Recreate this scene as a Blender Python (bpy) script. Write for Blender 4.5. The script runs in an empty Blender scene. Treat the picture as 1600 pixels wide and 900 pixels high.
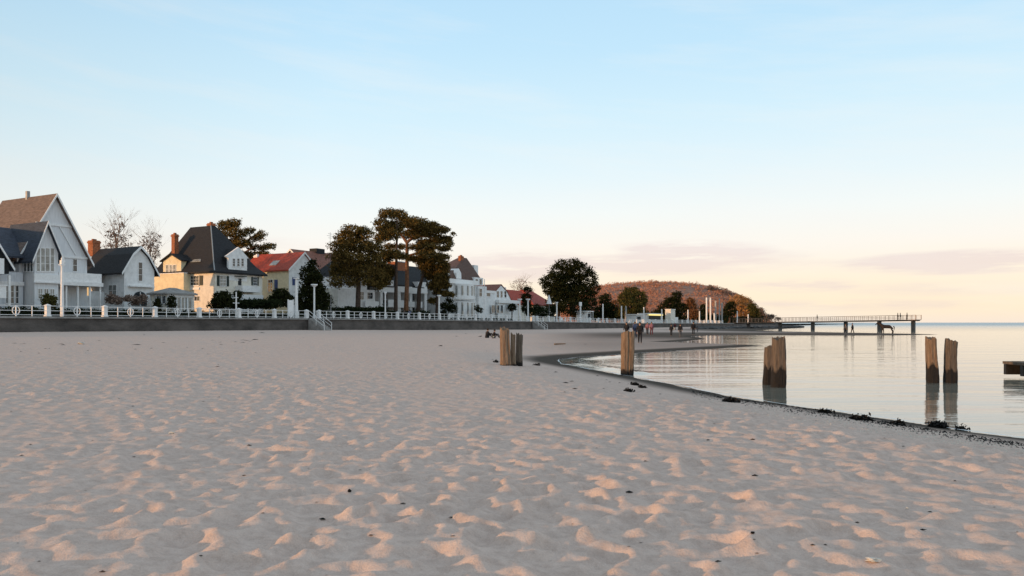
import bpy, bmesh, math, random
import numpy as np
from mathutils import Vector, Matrix
R = math.radians
sc = bpy.context.scene
C = sc.collection
random.seed(7); rng = np.random.default_rng(7)

# ------------------------------------------------------------------ camera
CZ = 1.9; FPX = 1200.0; HOR = 504.0          # eye height above the sea, focal length and horizon in the 1600 x 900 picture
cam = bpy.data.cameras.new('camera'); cam.lens = 36*FPX/1600; cam.sensor_width = 36
cam.clip_start = .1; cam.clip_end = 60000; cam.shift_y = (HOR-450)/1600
co = bpy.data.objects.new('camera', cam); C.objects.link(co)
co.location = (0, 0, CZ); co.rotation_euler = (R(90), 0, 0); sc.camera = co

# ------------------------------------------------------------------ sun, sky
SUN_EL, SUN_AZ = 4.0, 243.0                  # azimuth clockwise from +Y: low behind the left shoulder
sd = Vector((math.sin(R(SUN_AZ))*math.cos(R(SUN_EL)), math.cos(R(SUN_AZ))*math.cos(R(SUN_EL)), math.sin(R(SUN_EL))))
sl = bpy.data.lights.new('sun', 'SUN'); sl.energy = 3.6; sl.angle = R(1.0); sl.color = (1, .56, .27)
so = bpy.data.objects.new('sun', sl); C.objects.link(so); so.rotation_euler = sd.to_track_quat('Z', 'Y').to_euler()
sc.view_settings.view_transform = 'Standard'; sc.view_settings.look = 'None'
sc.view_settings.exposure = 0; sc.view_settings.gamma = 1

def srgb(r, g, b):
    f = lambda c: (c/12.92 if c <= .04045 else ((c+.055)/1.055)**2.4)
    return (f(r/255), f(g/255), f(b/255), 1)

class NT:                                     # small node-graph helper
    def __init__(s, t): s.t = t; t.nodes.clear()
    def n(s, kind, **kw):
        nd = s.t.nodes.new('ShaderNode'+kind)
        for k, v in kw.items():
            if k[0] == '_': nd.inputs[k[1:].replace('_', ' ')].default_value = v
            else: setattr(nd, k, v)
        return nd
    def l(s, a, b): s.t.links.new(a, b)
    def m(s, op, a, b=None, c=None):
        nd = s.t.nodes.new('ShaderNodeMath'); nd.operation = op
        for i, v in enumerate((a, b, c)):
            if v is None: continue
            if isinstance(v, (int, float)): nd.inputs[i].default_value = v
            else: s.l(v, nd.inputs[i])
        return nd.outputs[0]
    def mix(s, f, a, b, bt='MIX'):
        nd = s.t.nodes.new('ShaderNodeMix'); nd.data_type = 'RGBA'; nd.blend_type = bt
        for i, v in ((0, f), (6, a), (7, b)):
            if isinstance(v, (int, float)): nd.inputs[i].default_value = v
            elif isinstance(v, tuple): nd.inputs[i].default_value = v
            else: s.l(v, nd.inputs[i])
        return nd.outputs[2]
    def ramp(s, f, stops, interp='LINEAR'):
        nd = s.t.nodes.new('ShaderNodeValToRGB'); cr = nd.color_ramp; cr.interpolation = interp
        while len(cr.elements) > 1: cr.elements.remove(cr.elements[-1])
        cr.elements[0].position = stops[0][0]; cr.elements[0].color = stops[0][1]
        for p, c in stops[1:]:
            e = cr.elements.new(p); e.color = c
        s.l(f, nd.inputs[0]); return nd.outputs[0]

W = bpy.data.worlds.new('World'); sc.world = W; W.use_nodes = True
g = NT(W.node_tree)
tc = g.n('TexCoord'); nrm = g.n('VectorMath', operation='NORMALIZE'); g.l(tc.outputs['Generated'], nrm.inputs[0])
sep = g.n('SeparateXYZ'); g.l(nrm.outputs[0], sep.inputs[0])
sx, sy, sz = sep.outputs
el = g.m('ARCSINE', sz); az = g.m('ARCTAN2', sx, sy)         # radians; azimuth 0 ahead, positive right
elf = g.m('MULTIPLY', g.m('MAXIMUM', el, 0.0), 1/1.5708)
def E(deg): return deg/90
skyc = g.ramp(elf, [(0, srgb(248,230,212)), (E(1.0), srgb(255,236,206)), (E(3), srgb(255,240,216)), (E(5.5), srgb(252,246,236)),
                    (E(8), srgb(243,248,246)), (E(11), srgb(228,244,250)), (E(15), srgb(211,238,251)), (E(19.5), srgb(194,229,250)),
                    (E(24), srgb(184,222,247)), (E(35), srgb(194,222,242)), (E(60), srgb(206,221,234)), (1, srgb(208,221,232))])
# the low band is a little cooler towards the left, over the land
lf = g.m('MULTIPLY', g.m('SUBTRACT', .12, az), .8)
lf = g.m('MINIMUM', g.m('MAXIMUM', lf, 0.0), .42)
cool = g.ramp(elf, [(0, srgb(252,238,224)), (E(4), srgb(252,248,242)), (E(8), srgb(238,248,250)), (E(14), srgb(212,239,252)), (E(24), srgb(178,220,249)), (E(40), srgb(196,220,238)), (1, srgb(208,221,232))])
skyc = g.mix(lf, skyc, cool)
# thin mauve cloud banks low in the sky
cmb = g.n('CombineXYZ'); g.l(g.m('MULTIPLY', az, 7.0), cmb.inputs[0]); g.l(g.m('MULTIPLY', el, 60.0), cmb.inputs[1])
cn = g.n('TexNoise', _Scale=1.0, _Detail=7.0, _Roughness=.62); g.l(cmb.outputs[0], cn.inputs['Vector'])
def bank(a, e, ra, re, amt):
    d1 = g.m('POWER', g.m('DIVIDE', g.m('SUBTRACT', az, R(a)), R(ra)), 2.0)
    d2 = g.m('POWER', g.m('DIVIDE', g.m('SUBTRACT', el, R(e)), R(re)), 2.0)
    v = g.m('SUBTRACT', 1.0, g.m('ADD', d1, d2)); v = g.m('MAXIMUM', v, 0.0)
    return g.m('MULTIPLY', v, amt)
tot = None
for a, e, ra, re, amt in [(.5, 4.2, 6, 1.4, 1.5), (8.5, 4.2, 7, .9, 1.3), (13.5, 5.2, 6, .8, .9), (31, 3.9, 9, .9, 1.4), (14, 4.7, 8, .7, .7), (12, 5.6, 5, .5, .7), (20.5, 2.6, 4.2, .6, 1.0),
                          (24, 1.2, 10, .5, .6), (17, 3.9, 9, .7, .45), (29, 2.2, 8, .6, .45), (-19, 5.4, 8, .8, .3),
                          (62, 5, 22, 1.2, 1.0), (-70, 5, 26, 1.3, .8), (120, 4.5, 30, 1.2, .9), (-130, 5, 26, 1.2, .8)]:
    b = bank(a, e, ra, re, amt); tot = b if tot is None else g.m('ADD', tot, b)
cf = g.m('MULTIPLY', tot, g.m('MULTIPLY', g.m('SUBTRACT', cn.outputs[0], .36), 3.2))
cf = g.m('MINIMUM', g.m('MAXIMUM', cf, 0.0), .52)
skyc = g.mix(cf, skyc, srgb(229,210,210))
# faint high veils
cm2 = g.n('CombineXYZ'); g.l(g.m('ADD', g.m('MULTIPLY', az, 2.2), g.m('MULTIPLY', el, 3.0)), cm2.inputs[0]); g.l(g.m('ADD', g.m('MULTIPLY', el, 15.0), g.m('MULTIPLY', az, 1.2)), cm2.inputs[1])
c2 = g.n('TexNoise', _Scale=1.3, _Detail=6.0, _Roughness=.6); g.l(cm2.outputs[0], c2.inputs['Vector'])
v2 = g.m('MULTIPLY', g.m('MAXIMUM', g.m('SUBTRACT', c2.outputs[0], .47), 0.0), 1.1)
skyc = g.mix(g.m('MINIMUM', v2, .2), skyc, srgb(246,244,240))
# the daylight sky itself, which brings the glow round the low sun behind the camera
st = g.n('TexSky', sky_type='NISHITA', sun_disc=False, sun_elevation=R(SUN_EL), sun_rotation=R(SUN_AZ), altitude=0, air_density=1.0, dust_density=1.5)
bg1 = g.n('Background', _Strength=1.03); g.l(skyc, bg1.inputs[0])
bg2 = g.n('Background', _Strength=.13); g.l(st.outputs[0], bg2.inputs[0])
# the daylight texture is only let in on the sun's side of the sky
dt = g.n('VectorMath', operation='DOT_PRODUCT'); g.l(nrm.outputs[0], dt.inputs[0]); dt.inputs[1].default_value = sd
mk = g.m('MAXIMUM', g.m('MINIMUM', g.m('MULTIPLY', g.m('ADD', dt.outputs['Value'], .2), .8), 1.0), 0.0)
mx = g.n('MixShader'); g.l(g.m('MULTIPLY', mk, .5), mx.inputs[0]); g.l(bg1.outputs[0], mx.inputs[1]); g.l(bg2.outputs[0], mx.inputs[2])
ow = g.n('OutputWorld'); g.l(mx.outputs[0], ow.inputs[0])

# ------------------------------------------------------------------ materials
def M(name, col, rough=.8, var=.18, scale=2.5, bump=.15, bscale=14, spec=.3, col2=None, stretch=None, metal=0.0):
    m = bpy.data.materials.new(name); m.use_nodes = True; t = NT(m.node_tree)
    tcn = t.n('TexCoord'); v = tcn.outputs['Object']
    if stretch:
        mp = t.n('Mapping'); mp.inputs['Scale'].default_value = stretch; t.l(v, mp.inputs[0]); v = mp.outputs[0]
    nz = t.n('TexNoise', _Scale=scale, _Detail=6.0, _Roughness=.65); t.l(v, nz.inputs['Vector'])
    c = tuple(col[:3])+(1,); d = col2 if col2 else tuple(max(0, x*(1-var*2.2)) for x in col[:3])
    colr = t.ramp(nz.outputs[0], [(.3, tuple(d[:3])+(1,)), (.62, c), (.8, tuple(min(1, x*(1+var*.6)) for x in c[:3])+(1,))])
    nb = t.n('TexNoise', _Scale=bscale, _Detail=5.0); t.l(v, nb.inputs['Vector'])
    bp = t.n('Bump', _Strength=bump, _Distance=.05); t.l(nb.outputs[0], bp.inputs['Height'])
    p = t.n('BsdfPrincipled', _Roughness=rough, _Metallic=metal); p.inputs['Specular IOR Level'].default_value = spec
    t.l(colr, p.inputs['Base Color']); t.l(bp.outputs[0], p.inputs['Normal'])
    o = t.n('OutputMaterial'); t.l(p.outputs[0], o.inputs[0]); return m
def emit(name, col, s):
    m = bpy.data.materials.new(name); m.use_nodes = True; t = NT(m.node_tree)
    e = t.n('Emission', _Strength=s); e.inputs[0].default_value = col; o = t.n('OutputMaterial'); t.l(e.outputs[0], o.inputs[0]); return m
def leafmat(name, col, col2, trans=.25):
    m = bpy.data.materials.new(name); m.use_nodes = True; t = NT(m.node_tree)
    tcn = t.n('TexCoord'); nz = t.n('TexNoise', _Scale=1.1, _Detail=4.0); t.l(tcn.outputs['Object'], nz.inputs['Vector'])
    gm = t.n('NewGeometry'); f = t.m('ADD', t.m('MULTIPLY', nz.outputs[0], .7), t.m('MULTIPLY', gm.outputs['Random Per Island'], .35))
    c = t.ramp(f, [(.3, tuple(col)+(1,)), (.75, tuple(col2)+(1,))])
    d = t.n('BsdfDiffuse'); tr = t.n('BsdfTranslucent'); t.l(c, d.inputs[0]); t.l(c, tr.inputs[0])
    x = t.n('MixShader', _Fac=trans); t.l(d.outputs[0], x.inputs[1]); t.l(tr.outputs[0], x.inputs[2])
    o = t.n('OutputMaterial'); t.l(x.outputs[0], o.inputs[0]); return m

WHITE = M('white_render', (.80, .80, .80), .75, .1, 1.6, .1)
WHITE2 = M('white_paint', (.82, .82, .82), .5, .08, 5, .05)
GREYW = M('grey_white_boards', (.70, .72, .76), .7, .12, 1.2, .35, 5, stretch=(9, 9, .6))
BOARD = M('painted_board_wall', (.76, .77, .79), .7, .1, 1.2, .35, 5, stretch=(10, 10, .5))
CREAM = M('cream_render', (.78, .73, .64), .8, .1, 1.5, .12)
YELLOW = M('yellow_render', (.80, .69, .47), .8, .1, 1.5, .12)
SLATE = M('slate_roof', (.017, .017, .021), .7, .35, 2.2, .8, 9, stretch=(1, 1, 5))
SLATEB = M('blue_slate_roof', (.050, .062, .09), .65, .3, 1.6, .7, 8, stretch=(1, 1, 5))
BROWNR = M('brown_tile_roof', (.20, .145, .12), .75, .25, 1.4, .9, 7, stretch=(1, 1, 5))
REDR = M('red_tile_roof', (.42, .060, .030), .65, .25, 2.2, .9, 8, stretch=(1, 1, 4))
RUSTR = M('rust_tile_roof', (.26, .10, .065), .7, .3, 2.2, .8, 8, stretch=(1, 1, 4))
BRICK = M('orange_brick', (.42, .155, .075), .85, .3, 5, .5, 22)
GLASS = M('window_glass', (.045, .055, .065), .08, .3, 1.5, .02, spec=.8)
GLASSL = M('curtained_window_glass', (.30, .31, .30), .12, .3, 1.5, .02, spec=.7)
SHUT = M('dark_green_shutter', (.025, .035, .03), .6)
BLUESH = M('blue_shutter', (.06, .09, .22), .6)
DARK = M('dark_parts_and_shade', (.025, .027, .03), .8)  # near black; also carries painted shade behind balconies and under the left gable
CONC = M('stained_concrete', (.115, .100, .092), .9, .28, .35, .5, 3.5, col2=(.045, .040, .037), stretch=(1, 1, 2.2))
COPE = M('concrete_coping', (.30, .29, .28), .9, .2, 1.2, .3)
PAVE = M('promenade_paving', (.26, .25, .24), .9, .15, 1.0, .2)
LAWN = M('winter_garden_ground', (.05, .055, .03), .95, .3, .5, .4)
WOOD = M('weathered_pile_wood', (.28, .205, .145), .85, .3, 3.0, .9, 9, col2=(.13, .075, .042), stretch=(7, 7, .55))
GREYWOOD = M('grey_pile_wood', (.17, .135, .105), .85, .3, 3.0, .9, 9, col2=(.07, .053, .042), stretch=(7, 7, .55))
def pilemat(name, src):
    m = src.copy(); m.name = name; t = m.node_tree; p_ = next(n for n in t.nodes if n.type == 'BSDF_PRINCIPLED'); lk = p_.inputs['Base Color'].links[0].from_socket
    a = t.nodes.new('ShaderNodeAttribute'); a.attribute_name = 'wet'; nz = t.nodes.new('ShaderNodeTexNoise'); nz.inputs['Scale'].default_value = 14
    tcn = t.nodes.new('ShaderNodeTexCoord'); t.links.new(tcn.outputs['Object'], nz.inputs['Vector'])
    s1 = t.nodes.new('ShaderNodeMath'); s1.operation = 'MULTIPLY_ADD'; t.links.new(nz.outputs[0], s1.inputs[0]); s1.inputs[1].default_value = .7; t.links.new(a.outputs['Fac'], s1.inputs[2])
    r_ = t.nodes.new('ShaderNodeValToRGB'); r_.color_ramp.elements[0].position = .62; r_.color_ramp.elements[1].position = .98; t.links.new(s1.outputs[0], r_.inputs[0])
    mx = t.nodes.new('ShaderNodeMix'); mx.data_type = 'RGBA'; t.links.new(r_.outputs[0], mx.inputs[0]); t.links.new(lk, mx.inputs[6]); mx.inputs[7].default_value = (.018, .016, .015, 1)
    t.links.new(mx.outputs[2], p_.inputs['Base Color']); return m
PILE_A = pilemat('pile_wood_brown', WOOD); PILE_B = pilemat('pile_wood_grey', GREYWOOD)
WETWOOD = M('wet_pile_wood', (.022, .019, .017), .45, .3, 3.0, .6, 9, stretch=(5, 5, .8))
BARK = M('bark', (.09, .06, .045), .9, .3, 3, .6)
PBARK = M('pine_bark', (.24, .115, .062), .9, .3, 3, .6)
PALEBARK = M('bare_twigs', (.27, .20, .16), .9, .2, 3, .4)
STEEL = M('grey_steel', (.30, .31, .32), .5, .1, 4, .05, metal=.2)
PIERM = M('pier_timber', (.40, .26, .18), .8, .25, 2, .3)
PIERP = M('pier_pile', (.13, .12, .115), .7, .25, 2, .3)
ROCK = M('groyne_rock', (.075, .07, .068), .85, .35, .8, .6, 4)
WEED = M('dark_seaweed', (.010, .009, .008), .8, .35, 8, .8, 30)
SHELL = M('pale_shell', (.62, .57, .50), .5, .2, 12)
PINEN = leafmat('pine_needles', (.008, .013, .007), (.22, .145, .045), .05)  # ochre tone puts sunlit tufts into the colour, dark tone their shade
DARKL = leafmat('evergreen_leaves', (.007, .011, .006), (.040, .042, .016), .1)
OLIVE = leafmat('olive_leaves', (.035, .038, .014), (.13, .11, .035))
HEDGE = leafmat('hedge_leaves', (.012, .018, .009), (.035, .045, .020))
HILLW = leafmat('hill_wood_twigs', (.40, .19, .125), (.56, .28, .18), .1)
RUSSET = leafmat('russet_twigs', (.10, .045, .022), (.30, .145, .07), .15)
AMBER = leafmat('amber_leaves', (.26, .13, .05), (.60, .33, .13), .2)
PALET = leafmat('pale_twigs', (.13, .10, .085), (.30, .22, .18), .15)

# ------------------------------------------------------------------ object helpers
def tag(o, label=None, cat=None, group=None, kind=None):
    if label: o['label'] = label
    if cat: o['category'] = cat
    if group: o['group'] = group
    if kind: o['kind'] = kind
    return o
def empty(name, loc=(0, 0, 0), rz=0, label=None, cat=None, group=None):
    o = bpy.data.objects.new(name, None); C.objects.link(o); o.location = loc; o.rotation_euler = (0, 0, rz)
    o.empty_display_size = .3
    return tag(o, label, cat, group)
def meshobj(name, verts, faces, mat, parent=None, smooth=False, mats=None, midx=None):
    me = bpy.data.meshes.new(name); me.from_pydata([tuple(v) for v in verts], [], faces)
    for m in (mats or [mat]): me.materials.append(m)
    if midx is not None: me.polygons.foreach_set('material_index', midx)
    if smooth: me.polygons.foreach_set('use_smooth', [True]*len(me.polygons))
    me.update()
    o = bpy.data.objects.new(name, me); C.objects.link(o)
    if parent: o.parent = parent
    return o
def npmesh(name, V, F, mat, parent=None, smooth=False):
    me = bpy.data.meshes.new(name); k = F.shape[1]
    me.vertices.add(len(V)); me.vertices.foreach_set('co', V.astype(np.float32).ravel())
    me.loops.add(F.size); me.loops.foreach_set('vertex_index', F.astype(np.int32).ravel())
    me.polygons.add(len(F)); me.polygons.foreach_set('loop_start', np.arange(0, F.size, k, dtype=np.int32))
    me.update(calc_edges=True)
    if smooth: me.polygons.foreach_set('use_smooth', np.ones(len(F), bool))
    me.materials.append(mat)
    o = bpy.data.objects.new(name, me); C.objects.link(o)
    if parent: o.parent = parent
    return o
class MB:
    def __init__(s): s.v = []; s.f = []
    def poly(s, pts, faces):
        b = len(s.v); s.v += [tuple(p) for p in pts]; s.f += [tuple(b+i for i in f) for f in faces]; return s
    def box(s, x0, x1, y0, y1, z0, z1):
        p = [(x0,y0,z0),(x1,y0,z0),(x1,y1,z0),(x0,y1,z0),(x0,y0,z1),(x1,y0,z1),(x1,y1,z1),(x0,y1,z1)]
        return s.poly(p, [(0,3,2,1),(4,5,6,7),(0,1,5,4),(1,2,6,5),(2,3,7,6),(3,0,4,7)])
    def prism(s, outline, a, b, axis='y'):     # outline of (u,z) pairs extruded along axis from a to b
        n = len(outline)
        P = [((u, a, z) if axis == 'y' else (a, u, z)) for u, z in outline]+[((u, b, z) if axis == 'y' else (b, u, z)) for u, z in outline]
        f = [tuple(range(n)), tuple(range(2*n-1, n-1, -1))]+[(i, i+n, (i+1) % n+n, (i+1) % n) for i in range(n)]
        return s.poly(P, f)
    def slab(s, q, th):                        # q: polygon in space; thickened downwards
        n = len(q); P = [tuple(p) for p in q]+[(p[0], p[1], p[2]-th) for p in q]
        return s.poly(P, [tuple(range(n)), tuple(range(2*n-1, n-1, -1))]+[(i, i+n, (i+1) % n+n, (i+1) % n) for i in range(n)])
    def tube(s, a, b, r0, r1=None, n=8, cap=True):
        r1 = r0 if r1 is None else r1; a = Vector(a); b = Vector(b); d = (b-a).normalized()
        x = d.orthogonal().normalized(); y = d.cross(x); P = []
        for c, r in ((a, r0), (b, r1)):
            for i in range(n):
                t = 2*math.pi*i/n; P.append(c+(x*math.cos(t)+y*math.sin(t))*r)
        f = [(i, (i+1) % n, (i+1) % n+n, i+n) for i in range(n)]
        if cap: f += [tuple(range(n-1, -1, -1)), tuple(range(n, 2*n))]
        return s.poly(P, f)
    def build(s, name, mat, parent=None, smooth=False):
        o = meshobj(name, s.v, s.f, mat, parent, smooth)
        bm = bmesh.new(); bm.from_mesh(o.data); bmesh.ops.recalc_face_normals(bm, faces=bm.faces); bm.to_mesh(o.data); bm.free()
        return o
def copy_obj(o, parent=None):
    c = o.copy(); C.objects.link(c); c.parent = parent; return c
KIDS = {}
def copy_tree(o, parent=None, kids=None):
    c = o.copy(); C.objects.link(c); c.parent = parent
    for ch in list(o.children): copy_tree(ch, c)
    return c

# ------------------------------------------------------------------ the shore's own frame: s runs along the promenade, n inland from the sea wall
U = Vector((.478, .878, 0)).normalized(); N = Vector((-U.y, U.x, 0)); P0 = Vector((-49, 72, 0)); RZ = math.atan2(U.y, U.x)
def gz(s): return float(np.interp(s, [0, 50, 80, 118, 170, 300, 420], [2.5, 2.5, 2.38, 2.15, 1.75, 1.6, 1.7]))
def bz(s): return float(np.interp(s, [-30, 0, 20, 45, 70, 118, 170, 300], [1.15, 1.0, .95, .85, .6, .35, .32, .3]))
def W3(s, n, z=0): v = P0+U*s+N*n; return Vector((v.x, v.y, z))
def S_of(px, n):                              # s where a line of sight crosses the line n = const
    k = (px-800)/FPX; a = P0+N*n
    return (k*a.y-a.x)/(U.x-k*U.y)
class Fr:                                     # a building's frame: x along the shore, y inland
    def __init__(f, px, n, zb=None):
        f.s = S_of(px, n); f.n = n; f.zb = gz(f.s) if zb is None else zb; f.o = W3(f.s, n, f.zb)
    def _w(f, px, py, t): return None
    def y(f, px, py=HOR, c=0.0):              # hits the plane local y = c -> (x, z)
        s = S_of(px, f.n+c); p = W3(s, f.n+c); return (s-f.s, CZ+(HOR-py)*p.y/FPX-f.zb)
    def x(f, px, py=HOR, c=0.0):              # hits the plane local x = c -> (y, z)
        k = (px-800)/FPX; a = P0+U*(f.s+c); n = (k*a.y-a.x)/(N.x-k*N.y); p = a+N*n
        return (n-f.n, CZ+(HOR-py)*p.y/FPX-f.zb)
    def root(f, name, label, cat='house', group=None): return empty(name, f.o, RZ, label, cat, group)
def Zat(py, Y): return CZ+(HOR-py)*Y/FPX
def Xat(px, Y): return (px-800)/FPX*Y

# ------------------------------------------------------------------ beach and sea
shore_px = [(1600,685),(1500,672),(1450,664),(1400,657),(1350,650),(1300,641),(1250,635.5),(1200,629),(1150,620.5),(1100,611),(1050,600.5),(1000,591.5),(960,583.5),(925,577.5),(900,573),
            (880,569),(871,565.5),(876,562),(900,559),(950,555.5),(1000,552),(1050,549),(1100,546),(1150,543),(1194,540.3),(1150,538.6),(1100,536.6),(1062,535.2),(1046,534.6),(1066,533.6),
            (1085,531.6),(1104,529.6),(1095,527.6),(1080,526),(1088,524.6),(1130,523.6),(1240,523.8),(1400,524),(1470,522.6),(1400,521.2),(1300,519.4),(1240,518.3),(1200,517.4),(1178,516.6),
            (1192,515.6),(1240,513),(1258,511),(1244,509.2),(1222,507.4),(1208,506.4),(1200,505.8)]
SH = [(60, -60), (24, -24), (13.5, 2)]+[(Xat(px, CZ*FPX/(py-HOR)), CZ*FPX/(py-HOR)) for px, py in shore_px]
land = np.array(SH+[(200, 6000), (-4000, 6000), (-4000, -60)])
def sdist(X, Y, poly):
    d = np.full(X.shape, 1e9); inside = np.zeros(X.shape, bool); n = len(poly)
    for i in range(n):
        ax, ay = poly[i]; bx, by = poly[(i+1) % n]; ex, ey = bx-ax, by-ay
        t = np.clip(((X-ax)*ex+(Y-ay)*ey)/(ex*ex+ey*ey+1e-9), 0, 1)
        d = np.minimum(d, np.hypot(X-ax-t*ex, Y-ay-t*ey))
        if ay != by:
            cond = ((ay > Y) != (by > Y)) & (X < (bx-ax)*(Y-ay)/(by-ay)+ax); inside ^= cond
    return np.where(inside, d, -d)
def sstep(t): t = np.clip(t, 0, 1); return t*t*(3-2*t)
# a trampled-sand height field: thousands of overlapping footprints, 1024 x 1024 samples that tile every 26 m
def trample(seed, size=1024, L=26.0, count=11000):
    r = np.random.default_rng(seed); H = np.zeros((size, size)); px = L/size
    # broad drifts
    fx = np.fft.fftfreq(size, d=px); k = np.hypot(*np.meshgrid(fx, fx)); 
    sp = np.fft.fft2(r.standard_normal((size, size)))
    def band(lo, hi): 
        f = np.exp(-(k/hi)**2)*(1-np.exp(-(k/lo)**2)); h = np.real(np.fft.ifft2(sp*f)); return h/h.std()
    H += band(.15, .5)*.008
    for i in range(count):
        cx, cy = r.uniform(0, size, 2); a = r.uniform(0, math.pi) if r.random() < .4 else r.normal(.5, .5)
        Ln = r.uniform(.11, .22)/px; Wd = r.uniform(.07, .13)/px; dep = r.uniform(.012, .044)*(1+.5*(r.random() < .15))
        h = int(Ln*2.1)+1; ix = np.arange(int(cx)-h, int(cx)+h+1); iy = np.arange(int(cy)-h, int(cy)+h+1)
        gx, gy = np.meshgrid(ix-cx, iy-cy); u = (gx*math.cos(a)+gy*math.sin(a))/Ln; v = (-gx*math.sin(a)+gy*math.cos(a))/Wd
        q = u*u+v*v; w = np.exp(-q*q*.9); rim = np.exp(-((np.sqrt(q)-1.45)/.38)**2)
        ii = np.ix_(iy % size, ix % size); old = H[ii]
        base = float((old*w).sum()/w.sum())
        H[ii] = old*(1-.75*w)+(base*.5-dep)*w*.75+rim*dep*(.30+.45*np.clip(u, 0, 1))
    H = np.real(np.fft.ifft2(np.fft.fft2(H)*np.exp(-(k/7.0)**2)))
    H += band(2.5, 9)*.0030
    return H-H.mean()
HF = trample(3)
def sample(H, X, Y, L=26.0, ang=0.0):
    c, s_ = math.cos(ang), math.sin(ang); n = H.shape[0]
    u = ((c*X+s_*Y)/L*n); v = ((-s_*X+c*Y)/L*n); i = np.floor(u).astype(int); j = np.floor(v).astype(int); fu = u-i; fv = v-j
    i %= n; j %= n; i1 = (i+1) % n; j1 = (j+1) % n
    return H[j, i]*(1-fu)*(1-fv)+H[j, i1]*fu*(1-fv)+H[j1, i]*(1-fu)*fv+H[j1, i1]*fu*fv
wall_line = [P0+U*t for t in (-120, 900)]
def terrain(X, Y, relief=True):
    dw = sdist(X, Y, land)
    S = (X-P0.x)*U.x+(Y-P0.y)*U.y; dn = -((X-P0.x)*N.x+(Y-P0.y)*N.y)   # distance seaward of the sea wall
    zw = np.interp(S, [-30, 0, 20, 45, 70, 118, 170, 300], [1.15, 1.0, .95, .85, .6, .35, .32, .3])
    near = sstep((90-Y)/60)
    B = (.14+.26*near)*sstep(dw/np.where(Y < 40, 5.5, 9.0)); B = B*.75+.25*(.14+.26*near)*sstep(dw/1.2)
    t = np.clip(dw/(dw+np.clip(dn, 0, None)+.01), 0, 1)
    z = np.where(dw > 0, B+(zw-B)*t**1.4, np.maximum(dw*.10, -1.2))
    if relief:
        amp = sstep((dw-.9)/3.2)*(.55+.45*sstep((110-Y)/60))
        mod = .80+.30*np.sin(X*.31+1.3+.6*np.sin(Y*.17))*np.sin(Y*.23+.5)+.22*np.sin(X*.93+Y*.4+np.sin(Y*.7))+.10*np.clip(X/6, -1.5, 1.2)
        h = sample(HF, X, Y)+.25*sample(HF, X+5.7, Y-3.1, 26.0*1.37, .9)
        z = z+h*amp*mod*(1.0-.62*sstep((Y-9)/24))+.008*np.sin(X*1.1+.7*np.sin(Y*.8))*np.sin(Y*.9+.3*X)*amp
        z = np.where(dn < 1.5, np.maximum(z, zw-.1), z)
    return z, dw
NA, NR = 760, 900
ang = np.linspace(R(-41), R(41), NA); rad = 3.1*np.exp(np.linspace(0, math.log(1500/3.1), NR))
# denser rows close by, coarser far off
q = np.linspace(0, 1, NR); rad = 3.0*np.exp(math.log(1600/3.0)*(q**1.22)); 
A, RR = np.meshgrid(ang, rad); X = RR*np.sin(A); Y = RR*np.cos(A)
Z, DW = terrain(X, Y)
i, j = np.meshgrid(np.arange(NA-1), np.arange(NR-1)); b0 = (j*NA+i).ravel()
F = np.stack([b0, b0+1, b0+NA+1, b0+NA], 1)
# drop what lies deep under the sea or far inland beneath the town
dn_ = -((X-P0.x)*N.x+(Y-P0.y)*N.y); keepv = ((DW > -14) & (dn_ > -1.5)).ravel(); F = F[keepv[F].all(1)]

SAND = bpy.data.materials.new('beach_sand'); SAND.use_nodes = True; t = NT(SAND.node_tree)
gm = t.n('NewGeometry'); wa = t.n('Attribute', attribute_name='wet')
n1 = t.n('TexNoise', _Scale=1.3, _Detail=8.0, _Roughness=.7); n2 = t.n('TexNoise', _Scale=90.0, _Detail=3.0, _Roughness=.7); n3 = t.n('TexNoise', _Scale=9.0, _Detail=6.0, _Roughness=.7)
n4 = t.n('TexNoise', _Scale=.22, _Detail=3.0)
for n_ in (n1, n2, n3, n4): t.l(gm.outputs['Position'], n_.inputs['Vector'])
dry = t.ramp(n1.outputs[0], [(.3, (.46, .355, .305, 1)), (.55, (.555, .435, .375, 1)), (.75, (.62, .49, .425, 1))])
dry = t.mix(.35, dry, t.ramp(n2.outputs[0], [(.3, (.20, .155, .13, 1)), (.5, (.54, .42, .365, 1)), (.72, (.86, .72, .64, 1))]))
dry = t.mix(t.m('MULTIPLY', n4.outputs[0], .35), dry, (.60, .465, .395, 1))
dry = t.mix(.45, dry, t.ramp(n3.outputs[0], [(.38, (.40, .305, .26, 1)), (.52, (.555, .435, .375, 1)), (.66, (.66, .53, .46, 1))]))
wetf = t.m('ADD', wa.outputs['Fac'], t.m('MULTIPLY', t.m('SUBTRACT', n3.outputs[0], .5), .55))
wetf = t.m('MINIMUM', t.m('MAXIMUM', wetf, 0.0), 1.0)
wetc = t.ramp(n3.outputs[0], [(.35, (.045, .038, .033, 1)), (.6, (.115, .098, .084, 1))])
col = t.mix(t.m('MULTIPLY', wetf, t.m('GREATER_THAN', wa.outputs['Fac'], .001)), dry, wetc)
hh = t.m('ADD', t.m('MULTIPLY', n3.outputs[0], .55), t.m('MULTIPLY', n2.outputs[0], .12))
bp = t.n('Bump', _Strength=.8, _Distance=.05); t.l(hh, bp.inputs['Height'])
p = t.n('BsdfPrincipled'); p.inputs['Specular IOR Level'].default_value = .0; t.l(col, p.inputs['Base Color']); t.l(bp.outputs[0], p.inputs['Normal'])
t.l(t.m('SUBTRACT', .95, t.m('MULTIPLY', wetf, .12)), p.inputs['Roughness'])
o = t.n('OutputMaterial'); t.l(p.outputs[0], o.inputs[0])
beach = npmesh('beach', np.stack([X, Y, Z], 2).reshape(-1, 3), F, SAND, smooth=True); tag(beach, kind='structure')
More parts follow.
